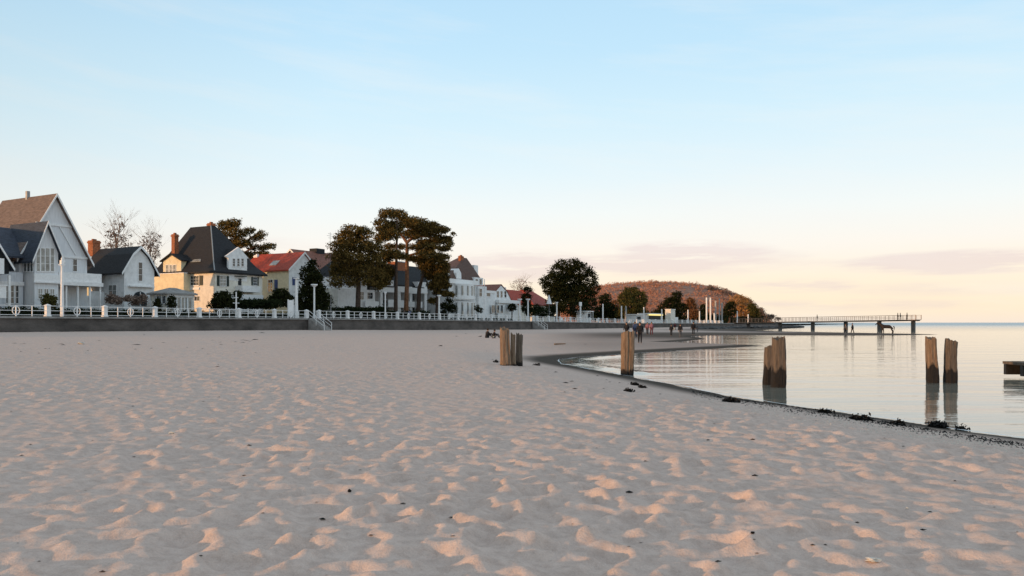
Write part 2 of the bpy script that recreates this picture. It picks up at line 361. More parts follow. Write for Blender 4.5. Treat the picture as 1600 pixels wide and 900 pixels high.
wet = (1-sstep((DW-(.80+.002*Y))/np.clip(.8+Y*.02, .8, 5)))*np.where(DW > -8, 1, 1); wet = np.clip(wet, 0, 1)
# the low flats beyond the first inlet stay damp for much farther
wet = np.maximum(wet, sstep((Y-34)/25)*sstep((X/np.maximum(Y, 1)+.02)/.14)*(1-sstep((DW-6)/24))*(.42+.5*sstep((Y-75)/25)))
at = beach.data.attributes.new('wet', 'FLOAT', 'POINT'); at.data.foreach_set('value', wet.astype(np.float32).ravel())

def hz(x, y):                                # sand height at one point
    z, _ = terrain(np.array([x], float), np.array([y], float)); return float(z[0])
def sand_at(px, py):                         # walk a line of sight down onto the sand
    k = (px-800)/FPX; Y = 4.0
    Ys = np.exp(np.linspace(math.log(3.2), math.log(420), 1400)); z, _ = terrain(k*Ys, Ys)
    line = CZ-(py-HOR)/FPX*Ys; hit = np.where(line <= z)[0]; Yh = Ys[hit[0]] if len(hit) else 100.0
    return Vector((k*Yh, Yh, hz(k*Yh, Yh)))
def water_at(px, py): Yh = CZ*FPX/(py-HOR); return Vector((Xat(px, Yh), Yh, 0))

# sea: one sheet to the horizon, ripples in the material, small swell in the near geometry
SEA = bpy.data.materials.new('sea_water'); SEA.use_nodes = True; t = NT(SEA.node_tree)
gm = t.n('NewGeometry'); mp = t.n('Mapping'); mp.inputs['Scale'].default_value = (.45, 1.5, 1); t.l(gm.outputs['Position'], mp.inputs[0])
w1 = t.n('TexNoise', _Scale=1.1, _Detail=5.0, _Roughness=.6, _Distortion=.6); t.l(mp.outputs[0], w1.inputs['Vector'])
mp2 = t.n('Mapping'); mp2.inputs['Scale'].default_value = (.05, .22, 1); t.l(gm.outputs['Position'], mp2.inputs[0])
w2 = t.n('TexNoise', _Scale=1.0, _Detail=3.0); t.l(mp2.outputs[0], w2.inputs['Vector'])
bp = t.n('Bump', _Strength=.65, _Distance=.02); t.l(w1.outputs[0], bp.inputs['Height'])
sp_ = t.n('SeparateXYZ'); t.l(gm.outputs['Position'], sp_.inputs[0])
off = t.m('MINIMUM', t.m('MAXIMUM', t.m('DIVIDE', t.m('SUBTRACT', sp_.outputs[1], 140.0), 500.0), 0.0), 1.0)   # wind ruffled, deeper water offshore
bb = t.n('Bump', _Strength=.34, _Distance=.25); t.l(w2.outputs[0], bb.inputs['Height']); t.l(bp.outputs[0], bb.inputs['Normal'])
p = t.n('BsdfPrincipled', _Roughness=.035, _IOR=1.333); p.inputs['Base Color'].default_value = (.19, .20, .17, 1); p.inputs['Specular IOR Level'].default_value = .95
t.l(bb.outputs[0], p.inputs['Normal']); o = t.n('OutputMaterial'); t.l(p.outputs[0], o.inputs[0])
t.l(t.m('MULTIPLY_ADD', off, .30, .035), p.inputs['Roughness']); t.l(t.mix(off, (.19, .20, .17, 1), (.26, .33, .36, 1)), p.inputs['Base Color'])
sa = np.linspace(R(-80), R(80), 420); sr = 6*np.exp(np.linspace(0, math.log(45000/6), 420)); A, RR = np.meshgrid(sa, sr)
X = RR*np.sin(A); Y = RR*np.cos(A); d_ = sdist(X, Y, land)
Zs = .004*np.sin(Y*2.1+X*.7+np.sin(X*.5)*1.3)*np.exp(-((RR-30)/30)**2)
# one small breaker running into the tip of the inlet
Zs += .07*np.exp(-((d_+.9)/.35)**2)*sstep((X-1)/3)*sstep((14-X)/6)*(Y > 28)*(Y < 44)
i, j = np.meshgrid(np.arange(419), np.arange(419)); b0 = (j*420+i).ravel(); F = np.stack([b0, b0+1, b0+421, b0+420], 1)
F = F[(d_.ravel()[F] < 6).any(1)]
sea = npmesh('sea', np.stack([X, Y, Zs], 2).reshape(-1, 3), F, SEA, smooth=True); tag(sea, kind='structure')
# foam along the edge: thin broken ribbon
FOAM = M('wave_foam', (.80, .82, .84), .6, .1, 8, .3)
def foam(pts, name, w):
    V = []; Fc = []; r = random.Random(5)
    P = []
    for a, b in zip(pts[:-1], pts[1:]):
        L = math.dist(a, b); k = max(2, int(L/.12))
        for q_ in range(k): P.append((a[0]+(b[0]-a[0])*q_/k, a[1]+(b[1]-a[1])*q_/k))
    for i_, (x, y) in enumerate(P[:-1]):
        nx, ny = P[i_+1][0]-x, P[i_+1][1]-y; l = math.hypot(nx, ny) or 1; nx, ny = -ny/l, nx/l
        ww = w*(.35+.65*abs(math.sin(i_*.13)+.5*math.sin(i_*.37)))*r.uniform(.6, 1.2); sh = .07*math.sin(i_*.21)
        V += [(x+nx*(sh-ww), y+ny*(sh-ww), .022), (x+nx*(sh+ww), y+ny*(sh+ww), .022)]
        if i_: b = 2*i_; Fc.append((b-2, b-1, b+1, b))
    return tag(meshobj(name, V, Fc, FOAM), kind='stuff')
shp = [Vector(p).to_tuple() for p in [Vector((a, b, 0)) for a, b in SH]]
foam([(p[0], p[1]) for p in shp[3:26]], 'foam_line', .03)

# ------------------------------------------------------------------ town ground
def strip(name, n0, n1, dz, mat, s0=-80, s1=620, step=10):
    ss = np.arange(s0, s1+.1, step); V = []; Fc = []
    for k_, s_ in enumerate(ss):
        V += [W3(s_, n0, gz(s_)+dz), W3(s_, n1, gz(s_)+dz)]
        if k_: b = 2*k_; Fc.append((b-2, b, b+1, b-1))
    return tag(meshobj(name, V, Fc, mat), kind='structure')
strip('promenade', -.32, 7.5, 0, PAVE)
strip('town_ground', 7.5, 420, .004, LAWN, s1=1200)
wl = MB(); ss = np.arange(-80, 430.1, 5)
cp = MB()
for a, b in zip(ss[:-1], ss[1:]):
    pts = []
    for s_ in (a, b):
        for n_, z in ((-.55, bz(s_)-1.2), (-.42, gz(s_)-.18), (0.0, gz(s_)-.18), (0.0, bz(s_)-1.2)): pts.append(W3(s_, n_, z))
    wl.poly(pts, [(0, 4, 5, 1), (1, 5, 6, 2), (2, 6, 7, 3)])
    pts = []
    for s_ in (a, b):
        for n_, z in ((-.62, gz(s_)-.18), (-.62, gz(s_)+.02), (-.02, gz(s_)+.02), (-.02, gz(s_)-.18)): pts.append(W3(s_, n_, z))
    cp.poly(pts, [(0, 4, 5, 1), (1, 5, 6, 2), (2, 6, 7, 3), (0, 3, 7, 4)])
wroot = empty('sea_wall', W3(0, 0, bz(0)), 0, 'long stained grey concrete sea wall under the white promenade railing', 'wall')
def reparent(o, root): o.parent = root; o.matrix_parent_inverse = Matrix.Translation(-root.location) if root.rotation_euler.z == 0 else root.matrix_basis.inverted(); return o
reparent(wl.build('wall_face', CONC), wroot); reparent(cp.build('coping', COPE), wroot)

BAYR = M('dark_brown_tile_roof', (.13, .070, .052), .7, .3, 2.2, .8, 8, stretch=(1, 1, 5))
DARKW = M('shaded_brown_render', (.055, .05, .047))
# ------------------------------------------------------------------ railing on the sea wall
BAY = 6.02; SB = 5.24
def pillar_mesh():
    m = MB(); m.box(-.20, .20, -.20, .20, 0, 1.02); m.box(-.24, .24, -.24, .24, 1.022, 1.12); m.poly([(-.22,-.22,1.122),(.22,-.22,1.122),(.22,.22,1.122),(-.22,.22,1.122),(0,0,1.24)], [(0,1,4),(1,2,4),(2,3,4),(3,0,4)])
    m.box(-.25, .25, -.25, .25, -.02, .10); return m
def rail_mesh(L=BAY-.48):
    m = MB(); m.box(.18, .28+L+.06, -.028, .028, -.026, .026); return m
def post_mesh(): m = MB(); m.box(-.035, .035, -.035, .035, 0, 1.03); return m
def ring_mesh():
    m = MB(); m.box(-.05, .05, -.05, .05, -.14, 1.06); return m
def ringo():
    V = []; Fc = []; n = 20
    for i in range(n):
        a = 2*math.pi*i/n
        for r_, y_ in ((.36, -.03), (.43, -.03), (.43, .03), (.36, .03)): V.append((r_*.85*math.cos(a), y_, .55+r_*math.sin(a)))
    for i in range(n):
        for k in range(4): a, b = 4*i+k, 4*i+(k+1) % 4; c, d = 4*((i+1) % n)+(k+1) % 4, 4*((i+1) % n)+k; Fc.append((a, b, c, d))
    return V, Fc
proto = {}
def railing(s0, nb, BAY, label):
    root = empty('railing', W3(s0, -.3, gz(s0)), RZ, label, 'railing', 'stretches of the white promenade railing')
    def put(key, name, builder, s, z, tilt=0):
        lx = s-s0; loc = (lx, 0, gz(s)-gz(s0)+z)
        if key not in proto:
            o_ = builder(name, root); proto[key] = o_
        else: o_ = copy_obj(proto[key], root); o_.name = name
        o_.location = loc; o_.rotation_euler = (0, tilt, 0); return o_
    for k in range(nb+1):
        s_ = s0+k*BAY
        put('pillar', 'pillar', lambda n_, p_: pillar_mesh().build(n_, WHITE, p_), s_, .02)
        if k < nb:
            sl_ = (gz(s_+BAY)-gz(s_))/BAY; tl = -math.atan(sl_)
            for zz in (.14, .56, 1.04): put('rail', 'rail', lambda n_, p_: rail_mesh().build(n_, WHITE2, p_), s_, zz+.02, tl)
            for fr in (.25, .75): put('post', 'post', lambda n_, p_: post_mesh().build(n_, WHITE2, p_), s_+BAY*fr, .02)
            put('ringpost', 'ring_post', lambda n_, p_: ring_mesh().build(n_, WHITE2, p_), s_+BAY*.5, .02)
            if s_ < 130: put('ring', 'ring_ornament', lambda n_, p_: meshobj(n_, *ringo(), WHITE2, p_), s_+BAY*.5, .02)
    return root
railing(SB-5*BAY, 11, BAY, 'white railing with pillars and ring ornaments before the gabled villas, left of the steps')
railing(43.9, 11, 6.17, 'white railing running past the tall pines between the two flights of steps')
railing(113.7, 29, BAY, 'far white railing running on beyond the second flight of steps to the pier')

def steps(s, label):
    root = empty('beach_steps', W3(s, -.55, bz(s)), RZ, label, 'steps', 'flights of steps down to the beach')
    H = gz(s)-bz(s)+.02; n = 9; w = 1.5
    for i_ in range(n):
        z = H*(1-(i_+1)/(n+.0)); m = MB(); m.box(-w/2, w/2, -(i_+1)*.33, -i_*.33-.003, -.3, z+H/n-.0); m.build('tread', COPE, root)
    for sx_ in (-w/2, w/2):
        m = MB(); e = -n*.33
        m.tube((sx_, .5, H+1.0), (sx_, -.2, H+1.0), .035); m.tube((sx_, -.2, H+1.0), (sx_, e, 1.0), .035); m.tube((sx_, -.2, H+.5), (sx_, e, .5), .028)
        m.tube((sx_, e, 1.03), (sx_, e, -.3), .04); m.tube((sx_, -.1, H+1.0), (sx_, -.1, H), .04); m.tube((sx_, e/2, H/2+.95), (sx_, e/2, H/2-.2), .035)
        m.build('handrail', WHITE2, root)
    return root
steps(S_of(487, -.5), 'concrete beach steps with two white handrails, left flight, below the dark conifer')
steps(S_of(834, -.5), 'small far beach steps with white handrails behind the pile pair')

# ------------------------------------------------------------------ lamps, poles, boards on the promenade
def lamp(px, top, n=1.2, r=.10, disc=.42, label='', dpx=None, group='white promenade lamps', colm=WHITE2, hd=True, h=None):
    s_ = S_of(px, n); b = W3(s_, n, gz(s_)); h = h or Zat(top, b.y)-b.z
    root = empty('street_lamp', b, RZ, label, 'lamp', group)
    m = MB(); m.tube((0, 0, 0), (0, 0, h-.12), r, r*.85, 10); m.tube((0, 0, 0), (0, 0, .5), r*1.5, r*1.4, 10); m.build('pole', colm, root)
    if hd:
        m = MB(); m.tube((0, 0, h-.45), (0, 0, h-.12), r*.9, disc*.95, 12); m.tube((0, 0, h-.12), (0, 0, h), disc, disc*.9, 12); m.build('lamp_head', colm, root)
    return root
lamp(491, 444, label='white lamp with a flat disc head right above the left beach steps', r=.14, disc=.5)
lamp(602, 456, label='slim white lamp in front of the left pine beside the white balconies', disc=.25, r=.12)
lamp(686, 461, label='white disc lamp between the last pine and the round-bayed villa', disc=.42, r=.15)
lamp(812, 467, label='white disc lamp at the corner of the red roofed house, left of the cypress', disc=.55, r=.17)
lamp(825, 467, label='white disc lamp just right of the cypress above the far steps', disc=.55, r=.17)
lamp(870, 472, label='white lamp under the left side of the round evergreen tree', disc=.35, r=.17)
lamp(942, 475, label='white lamp post at the right foot of the round evergreen tree', disc=.2, r=.2)
lamp(971, 478, label='white lamp post left of the teal column', disc=.2, r=.2)
lamp(1006, 480, label='white lamp post at the olive round tree, before the lit kiosk', disc=.2, r=.2)
lamp(1034, 483, label='white lamp post at the right end of the lit kiosk', disc=.2, r=.22)
lamp(1075, 484, label='white lamp post before the brownish tree left of the tall stelae', disc=.2, r=.25)
lamp(1093, 486, label='white lamp post just left of the tall stelae', disc=.2, r=.25)
lamp(1152, 486, label='white lamp post right of the tall stelae among amber trees', disc=.25, r=.25)
lamp(1169, 491, label='farthest white lamp post where the pier meets the promenade', disc=.3, r=.28)
def pole(px, top, base_n, label, r=.05, mat=WHITE2, cross=None, name='flagpole', cat='pole', bracket=0):
    s_ = S_of(px, base_n); b = W3(s_, base_n, gz(s_)); h = Zat(top, b.y)-b.z
    root = empty(name, b, RZ, label, cat)
    m = MB(); m.tube((0, 0, 0), (0, 0, h), r*1.2, r*.7, 8); m.build('shaft', mat, root)
    if cross:
        m = MB()
        for z_, L in cross: m.tube((-L, 0, h-z_), (L, 0, h-z_), .02, .02, 5)
        m.build('crossbar', mat, root)
    return root
root = pole(97, 403, .4, 'tall white column with an ornate bracket head before the big gabled villa', r=.15, name='street_lamp', cat='lamp')
m = MB(); m.box(-.16, .16, -.16, .16, 5.2, 5.75); m.tube((-.35, 0, 5.3), (.35, 0, 5.3), .05); m.tube((0, 0, 5.7), (0, 0, 6.15), .13, .02); m.build('lantern', WHITE2, root)
root = pole(369, 456, .6, 'white post with two crossbars at the edge of the yellow villa', r=.10, name='signpost', cat='post')
m = MB(); m.tube((-.5, 0, 1.9), (.5, 0, 1.9), .04); m.tube((-.35, 0, 2.6), (.35, 0, 2.6), .04); m.build('crossbar', WHITE2, root)
root = pole(463, 436, .9, 'thick white column with a cap beside the pale information board', r=.22, name='street_lamp', cat='lamp')
m = MB(); m.tube((0, 0, 5.55), (0, 0, 5.7), .42, .42, 12); m.build('lamp_cap', WHITE2, root)
s_ = S_of(455, .3); b = W3(s_, .3, gz(s_)); root = empty('information_board', b, RZ, 'pale upright information board beside the thick white column', 'board')
m = MB(); m.box(-.55, .35, -.06, .06, .3, 2.5); m.build('panel', WHITE, root); m = MB(); m.box(-.62, -.56, -.09, .09, 0, 2.6); m.box(.36, .42, -.09, .09, 0, 2.6); m.build('frame', WHITE2, root)
root = pole(757, 436, .7, 'tall slim white flagpole before the round-bayed white villa', r=.10)
pole(517, 462, 1.5, 'thin grey pole between the disc lamp and the pines', r=.05, mat=STEEL, name='pole')
pole(978, 478, 2.5, 'teal grey advertising column behind the railing', r=.34, mat=STEEL, name='advertising_column', cat='column')
for px, top, r_, lab in [(1104, 465, .30, 'leftmost pale stele of the tall cluster, lit by the sun'), (1110, 465, .30, 'second pale stele of the tall cluster'), (1118, 470, .34, 'darker grey stele in the middle of the tall cluster'),
                         (1124, 466, .26, 'slim stele right of the darker one in the tall cluster'), (1128, 473, .34, 'shorter grey stele at the right end of the tall cluster'), (1116, 489, .28, 'lowest white stele at the foot of the tall cluster')]:
    s_ = S_of(px, 1.5); b = W3(s_, 1.5, gz(s_)); h = Zat(top, b.y)-b.z
    root = empty('stele', b, RZ, lab, 'column', 'tall stelae on the promenade'); m = MB(); m.box(-r_*.85, r_*.85, -r_*.85, r_*.85, .3, h); m.build('shaft', WHITE if 'dark' not in lab and 'grey' not in lab else STEEL, root)
    m = MB(); m.box(-r_*1.7, r_*1.7, -r_*1.5, r_*1.5, 0, .298); m.build('plinth', COPE, root)

# ------------------------------------------------------------------ house helpers
def window(root, plane, a0, a1, z0, z1, c=0.0, glass=GLASS, cols=2, rows=2, fr=.07, shut=None, frame=WHITE2, proud=.05):
    """plane 'y': wall facing the sea (local y = c); plane 'x': near end wall (local x = c)"""
    if a1 < a0: a0, a1 = a1, a0
    if z1 < z0: z0, z1 = z1, z0
    def bx(m, u0, u1, w0, w1, d0, d1):
        if plane == 'y': m.box(u0, u1, c+d0, c+d1, w0, w1)
        else: m.box(c+d0, c+d1, u0, u1, w0, w1)
    m = MB(); bx(m, a0-fr, a0, z0-fr, z1+fr, -proud, .02); bx(m, a1, a1+fr, z0-fr, z1+fr, -proud, .02); bx(m, a0, a1, z1, z1+fr, -proud, .02); bx(m, a0-.05, a1+.05, z0-fr-.03, z0, -proud-.06, .02)
    for i in range(1, cols): u = a0+(a1-a0)*i/cols; bx(m, u-.025, u+.025, z0, z1, -proud+.01, .02)
    for i in range(1, rows): w = z0+(z1-z0)*i/rows; bx(m, a0, a1, w-.02, w+.02, -proud+.014, .02)
    f = m.build('window', frame, root)
    m = MB(); bx(m, a0, a1, z0, z1, -.018, -.008); m.build('pane', glass, f)
    if shut:
        w = (a1-a0)*.42
        for s0_, s1_ in ((a0-fr-w, a0-fr-.01), (a1+fr+.01, a1+fr+w)):
            m = MB(); bx(m, s0_, s1_, z0-.03, z1+.03, -.07, -.01); m.build('shutter', shut, root)
    return f
def gable_n(root, x0, x1, y0, y1, zb, ze, zr, wall, roof, ov=.45, th=.22, barge=WHITE2, xr=None, wname='wall', rname='roof'):
    """ridge runs inland; the gable faces the sea"""
    xr = (x0+x1)/2 if xr is None else xr
    m = MB(); m.prism([(x0, zb), (x1, zb), (x1, ze), (xr, zr), (x0, ze)], y0, y1, 'y'); m.build(wname, wall, root)
    sl0 = (zr-ze)/(xr-x0); sl1 = (zr-ze)/(x1-xr); t_ = th*1.15
    m = MB()
    m.slab([(x0-ov, y0-ov, ze-ov*sl0+t_), (xr, y0-ov, zr+t_), (xr, y1+ov, zr+t_), (x0-ov, y1+ov, ze-ov*sl0+t_)], th)
    m.slab([(xr, y0-ov, zr+t_), (x1+ov, y0-ov, ze-ov*sl1+t_), (x1+ov, y1+ov, ze-ov*sl1+t_), (xr, y1+ov, zr+t_)], th)
    r_ = m.build(rname, roof, root)
    if barge:
        m = MB(); d = .16
        m.poly([], [])
        for (xa, za), (xb, zb_) in (((x0-ov, ze-ov*sl0), (xr, zr)), ((xr, zr), (x1+ov, ze-ov*sl1))):
            q = [(xa, za+t_+.03), (xb, zb_+t_+.03), (xb, zb_+t_-.32), (xa, za+t_-.32)]
            m.prism(q, y0-ov-.07, y0-ov-.004, 'y')
        m.build('bargeboard', barge, root)
    return r_
def gable_s(root, x0, x1, y0, y1, zb, ze, zr, wall, roof, ov=.4, th=.22, barge=WHITE2, wname='wall', rname='roof'):
    """ridge runs along the shore; the gable faces the near end"""
    yr = (y0+y1)/2
    m = MB(); m.prism([(y0, zb), (y1, zb), (y1, ze), (yr, zr), (y0, ze)], x0, x1, 'x'); m.build(wname, wall, root)
    sl_ = (zr-ze)/(yr-y0); t_ = th*1.15; m = MB()
    m.slab([(x0-ov, y0-ov, ze-ov*sl_+t_), (x1+ov, y0-ov, ze-ov*sl_+t_), (x1+ov, yr, zr+t_), (x0-ov, yr, zr+t_)], th)
    m.slab([(x0-ov, yr, zr+t_), (x1+ov, yr, zr+t_), (x1+ov, y1+ov, ze-ov*sl_+t_), (x0-ov, y1+ov, ze-ov*sl_+t_)], th)
    r_ = m.build(rname, roof, root)
    if barge:
        m = MB()
        for (ya, za), (yb, zb_) in (((y0-ov, ze-ov*sl_), (yr, zr)), ((yr, zr), (y1+ov, ze-ov*sl_))):
            m.prism([(ya, za+t_+.03), (yb, zb_+t_+.03), (yb, zb_+t_-.3), (ya, za+t_-.3)], x0-ov-.07, x0-ov-.004, 'x')
        m.build('bargeboard', barge, root)
    return r_
def hip(root, x0, x1, y0, y1, ze, zr, rx0, rx1, ry0, ry1, roof, ov=.5, flare=.0, name='roof'):
    """hipped roof with a ridge rectangle; optional flared eave"""
    a = [(x0-ov, y0-ov, ze), (x1+ov, y0-ov, ze), (x1+ov, y1+ov, ze), (x0-ov, y1+ov, ze)]
    b = [(rx0, ry0, zr), (rx1, ry0, zr), (rx1, ry1, zr), (rx0, ry1, zr)]
    rings = [[(p[0], p[1], ze-.22) for p in a], a]
    if flare:
        f_ = .22; rings.append([(p[0]+(q[0]-p[0])*f_, p[1]+(q[1]-p[1])*f_, ze+(zr-ze)*f_*flare) for p, q in zip(a, b)])
    rings.append(b); P = [p for r_ in rings for p in r_]; Fc = [(3, 2, 1, 0)]
    for k in range(len(rings)-1):
        for i in range(4): Fc.append((4*k+i, 4*k+(i+1) % 4, 4*k+4+(i+1) % 4, 4*k+4+i))
    k = 4*(len(rings)-1); Fc.append((k, k+1, k+2, k+3)); m = MB(); m.poly(P, Fc); return m.build(name, roof, root)
def chimney(parent, x, y, z0, z1, w=.5, mat=BRICK, cap=True, name='chimney', d=None):
    d = d or w; m = MB(); m.box(x-w, x+w, y-d, y+d, z0, z1); 
    if cap: m.box(x-w-.08, x+w+.08, y-d-.08, y+d+.08, z1-.38, z1-.14); m.box(x-w*.5, x-w*.1, y-.15, y+.15, z1+.002, z1+.22); m.box(x+w*.1, x+w*.5, y-.15, y+.15, z1+.002, z1+.22)
    return m.build(name, mat, parent)
def part(root, name, mat, *bx):
    m = MB(); m.box(*bx); return m.build(name, mat, root)

# ------------------------------------------------------------------ 1: the big gabled villa, far left
f = Fr(85, 14); r1 = f.root('gabled_villa', 'large grey white boarded villa with two steep gables and brown roof at far left', 'house')
xa, za = f.y(85, 306); xe, ze = f.y(136, 404); hw = xe
gr = gable_n(r1, -hw, hw, 0, 10.5, -.2, ze, za, BOARD, BROWNR, ov=.55)
chimney(gr, 0, 5.5, za-.3, za+1.0, .18, STEEL, cap=False, name='vent_pipe')
# collar board across the gable and window in it
x0, z0 = f.y(62, 349); x1, z1 = f.y(118, 352)
part(r1, 'gable_beam', WHITE2, -hw*.55, hw*.55, -.14, -.003, za-(za-ze)*.50, za-(za-ze)*.50+.25)
part(r1, 'floor_beam', WHITE2, 0.3, hw-.02, -.14, -.003, ze-.1, ze+.15)
for q in (-1, 1):
    m = MB(); zz = za-(za-ze)*.50
    m.prism([(q*.5, zz-.02), (q*.5+.15*q, zz-.02), (q*hw*.62+.15*q, ze+.3), (q*hw*.62, ze+.3)], -.12, -.003, 'y'); m.build('brace', WHITE2, r1)
(xw0, zw1), (xw1, zw0) = f.y(114, 405), f.y(120, 424); window(r1, 'y', xw0, xw1, zw0, zw1, 0, GLASS, 1, 2)
# front bay with its own gable
yb = -2.6; (bx0, _), (bx1, _) = f.y(54, 400, yb), f.y(91, 400, yb); (bc, bz1) = f.y(71.5, 349, yb); (_, be) = f.y(91, 396, yb)
gb = gable_n(r1, bx0, bx1, yb, 4.0, -.2, be, bz1, BOARD, SLATEB, ov=.5, xr=bc)
for px0, px1 in ((57, 62), (64, 69.5), (71, 77), (79, 84)):
    (u0, w1), (u1, w0) = f.y(px0, 388 if px0 > 60 else 388, yb), f.y(px1, 424, yb); window(r1, 'y', u0, u1, w0, w1, yb, GLASSL, 1, 3)
(_, w1), (_, w0) = f.y(54, 428, yb), f.y(54, 440, yb)
part(r1, 'balcony_front', WHITE2, bx0-.15, bx1+.1, yb-.22, yb-.004, w0, w1); part(r1, 'balcony_lip', WHITE2, bx0-.25, bx1+.2, yb-.32, yb-.224, w0-.12, w0+.06)
for px0, px1 in ((38, 41.5), (43, 47), (48, 51.5)):
    (u0, w1), (u1, w0) = f.x(px0, 400, bx0), f.x(px1, 424, bx0)
    if u0 < 3.8: window(r1, 'x', min(u0, 3.8), u1, w0, w1, bx0, GLASS, 1, 2)
(u0, w1), (u1, w0) = f.y(58, 447, yb), f.y(86, 474, yb); 
for k in range(3): a_ = u0+(u1-u0)*k/3; window(r1, 'y', a_+.12, a_+(u1-u0)/3-.12, w0+.5, w1-.3, yb, GLASSL, 2, 2)
# little side dormer by the bay, blue-grey wing behind it
(u0, w1), (u1, w0) = f.x(35, 402, bx0-1.2), f.x(50, 440, bx0-1.2)
part(r1, 'side_bay', BOARD, bx0-1.2, bx0-.004, 0.6, 3.2, -.2, f.x(45, 398, bx0)[1])
# left lower wing
(lx, _) = f.y(36, 430, -.8); (_, wz) = f.y(20, 425, -.8)
part(r1, 'side_wing', GREYW, lx-12, lx, -.8, 7, -.2, wz)
(lx2, _) = f.y(22, 430, .6)
part(r1, 'upper_wall', BOARD, lx2-12, -hw-.01, .6, 7, wz-.01, f.y(20, 400, .6)[1])
m = MB(); e0 = f.y(20, 399, -.6)[1]; e1 = f.y(5, 372, 3.5)[1]
m.slab([(lx-13, -1.1, e0-.1), (-hw+.9, -1.1, e0-.1), (-hw+1.2, 4.2, e0+3.6), (lx-13, 4.2, e0+3.6)], .2); m.build('lower_roof', SLATEB, r1)
(u0, w1), (u1, w0) = f.y(8, 446, -.8), f.y(30, 474, -.8)
for k in range(3): a_ = u0+(u1-u0)*k/3; window(r1, 'y', a_+.1, a_+(u1-u0)/3-.1, w0, w1, -.8, GLASS, 1, 3)
part(r1, 'wing_band', WHITE2, lx-12, lx+.05, -.95, -.804, f.y(20, 446, -.8)[1], f.y(20, 440, -.8)[1])
# leftmost gable reaching into the picture
(gx, gzr), (ge, gze) = f.y(-28, 345, -3.2), f.y(14, 414, -3.2)
gable_n(r1, gx-(ge-gx), ge, -3.2, 0.5, f.y(10, 428, -3.2)[1], gze, gzr, DARK, SLATEB, ov=.4, wname='left_gable_wall', rname='left_gable_roof')  # near-black wall colour stands for the shadow under this gable
(u0, w1), (u1, w0) = f.y(-6, 412, -3.4), f.y(5, 424, -3.4)
part(r1, 'balcony_box', WHITE2, u0-2.5, u1, -3.6, -3.21, w0-.3, w1+.6)
for q in (-8, 16):
    (u0, w1) = f.y(q, 430, -3.2); part(r1, 'porch_post', WHITE2, u0-.12, u0+.12, -3.1, -2.9, 0, w1)
# veranda to the right with its roof terrace
yv = -2.4; (v0, _), (v1, _) = f.y(91, 440, yv), f.y(158, 440, yv); (_, t1), (_, t0) = f.y(150, 428, yv), f.y(150, 442, yv)
part(r1, 'terrace_parapet', WHITE2, v0, v1, yv-.1, yv+.06, t0, t1); part(r1, 'terrace_slab', WHITE, v0, v1+.1, yv-.3, 5, t0-.45, t0-.003)
part(r1, 'terrace_side', WHITE2, v1-.08, v1+.06, yv+.064, 5, t0, t1)
part(r1, 'veranda_wall', CREAM, v0, v1-1.0, .3, 5, -.2, t0-.455)
for px in (104, 122, 141, 157): u_, _ = f.y(px, 450, yv); part(r1, 'veranda_post', WHITE2, u_-.09, u_+.09, yv, yv+.18, -.1, t0-.454)
LIT = emit('warm_reflection_pane', (1, .62, .28, 1), .85)  # weak emission stands in for a warm reflection in the pane
(u0, w1), (u1, w0) = f.y(132, 449, .3), f.y(138.5, 462, .3); window(r1, 'y', u0, u1, w0, w1, .3, LIT, 1, 1)
(u0, w1), (u1, w0) = f.y(94, 448, .3), f.y(104, 470, .3); window(r1, 'y', u0, u1, w0, w1, .3, GLASS, 2, 2)
(u0, w1), (u1, w0) = f.y(112, 450, .3), f.y(123, 474, .3); window(r1, 'y', u0, u1, w0, w1, .3, GLASSL, 2, 2)
# white kiosk hut far left
f = Fr(-4, 8.2); rk = f.root('ticket_hut', 'small white hut on a leg at the left picture edge behind the railing', 'hut')
m = MB(); (u1, w1), (_, w0) = f.y(10, 447), f.y(9.5, 466); m.box(-1, u1, 0, 1.2, w0, w1); m.build('body', WHITE2, rk); m = MB(); m.box(u1-1.0, u1-.8, .4, .6, 0, w0-.002); m.box(-.9, -.7, .4, .6, 0, w0-.002); m.build('leg', WHITE2, rk)
m = MB(); m.box(-1.1, u1+.1, -.1, 1.3, w1+.003, w1+.12); m.build('roof', WHITE2, rk)

# ------------------------------------------------------------------ 2: white cottage with dark slate roof
f = Fr(194, 14.5); r2 = f.root('slate_cottage', 'white cottage with steep dark slate roof and red brick chimney, between villa and yellow house', 'house')
(x1, ze), (xr, zr) = f.y(241, 423), f.y(218, 389); ze0 = f.y(194, 423)[1]
# a bell-shaped gable: two pitches each side
for nm, mat_, pr in (('wall', WHITE, None),):
    m = MB(); m.prism([(0, -.2), (x1, -.2), (x1, ze), (xr+(x1-xr)*.52, zr-(zr-ze)*.36), (xr, zr), (xr-xr*.52, zr-(zr-ze)*.36), (0, ze)], 0, 8, 'y'); m.build(nm, mat_, r2)
m = MB(); tk = .22; bx_ = []
prof = [(-.55, ze-.75), (xr-xr*.52, zr-(zr-ze)*.36+.1), (xr, zr+.18), (xr+(x1-xr)*.52, zr-(zr-ze)*.36+.1), (x1+.55, ze-.75)]
for (a, b_), (c, d) in zip(prof[:-1], prof[1:]): m.slab([(a, -.35, b_+.2), (c, -.35, d+.2), (c, 8.4, d+.2), (a, 8.4, b_+.2)], .22)
m.slab([(-3.2, 3.6, ze-3.0), (-.5, 3.6, ze-.5), (-.5, 8.4, ze-.5), (-3.2, 8.4, ze-3.0)], .22)
rf = m.build('roof', SLATE, r2)
m = MB()
for (a, b_), (c, d) in zip(prof[:-1], prof[1:]): m.prism([(a, b_+.22), (c, d+.22), (c, d-.12), (a, b_-.12)], -.43, -.354, 'y')
m.build('bargeboard', WHITE2, r2)
part(r2, 'side_wing', WHITE, -2.6, -.003, 4.2, 8.2, -.2, ze-2.9)
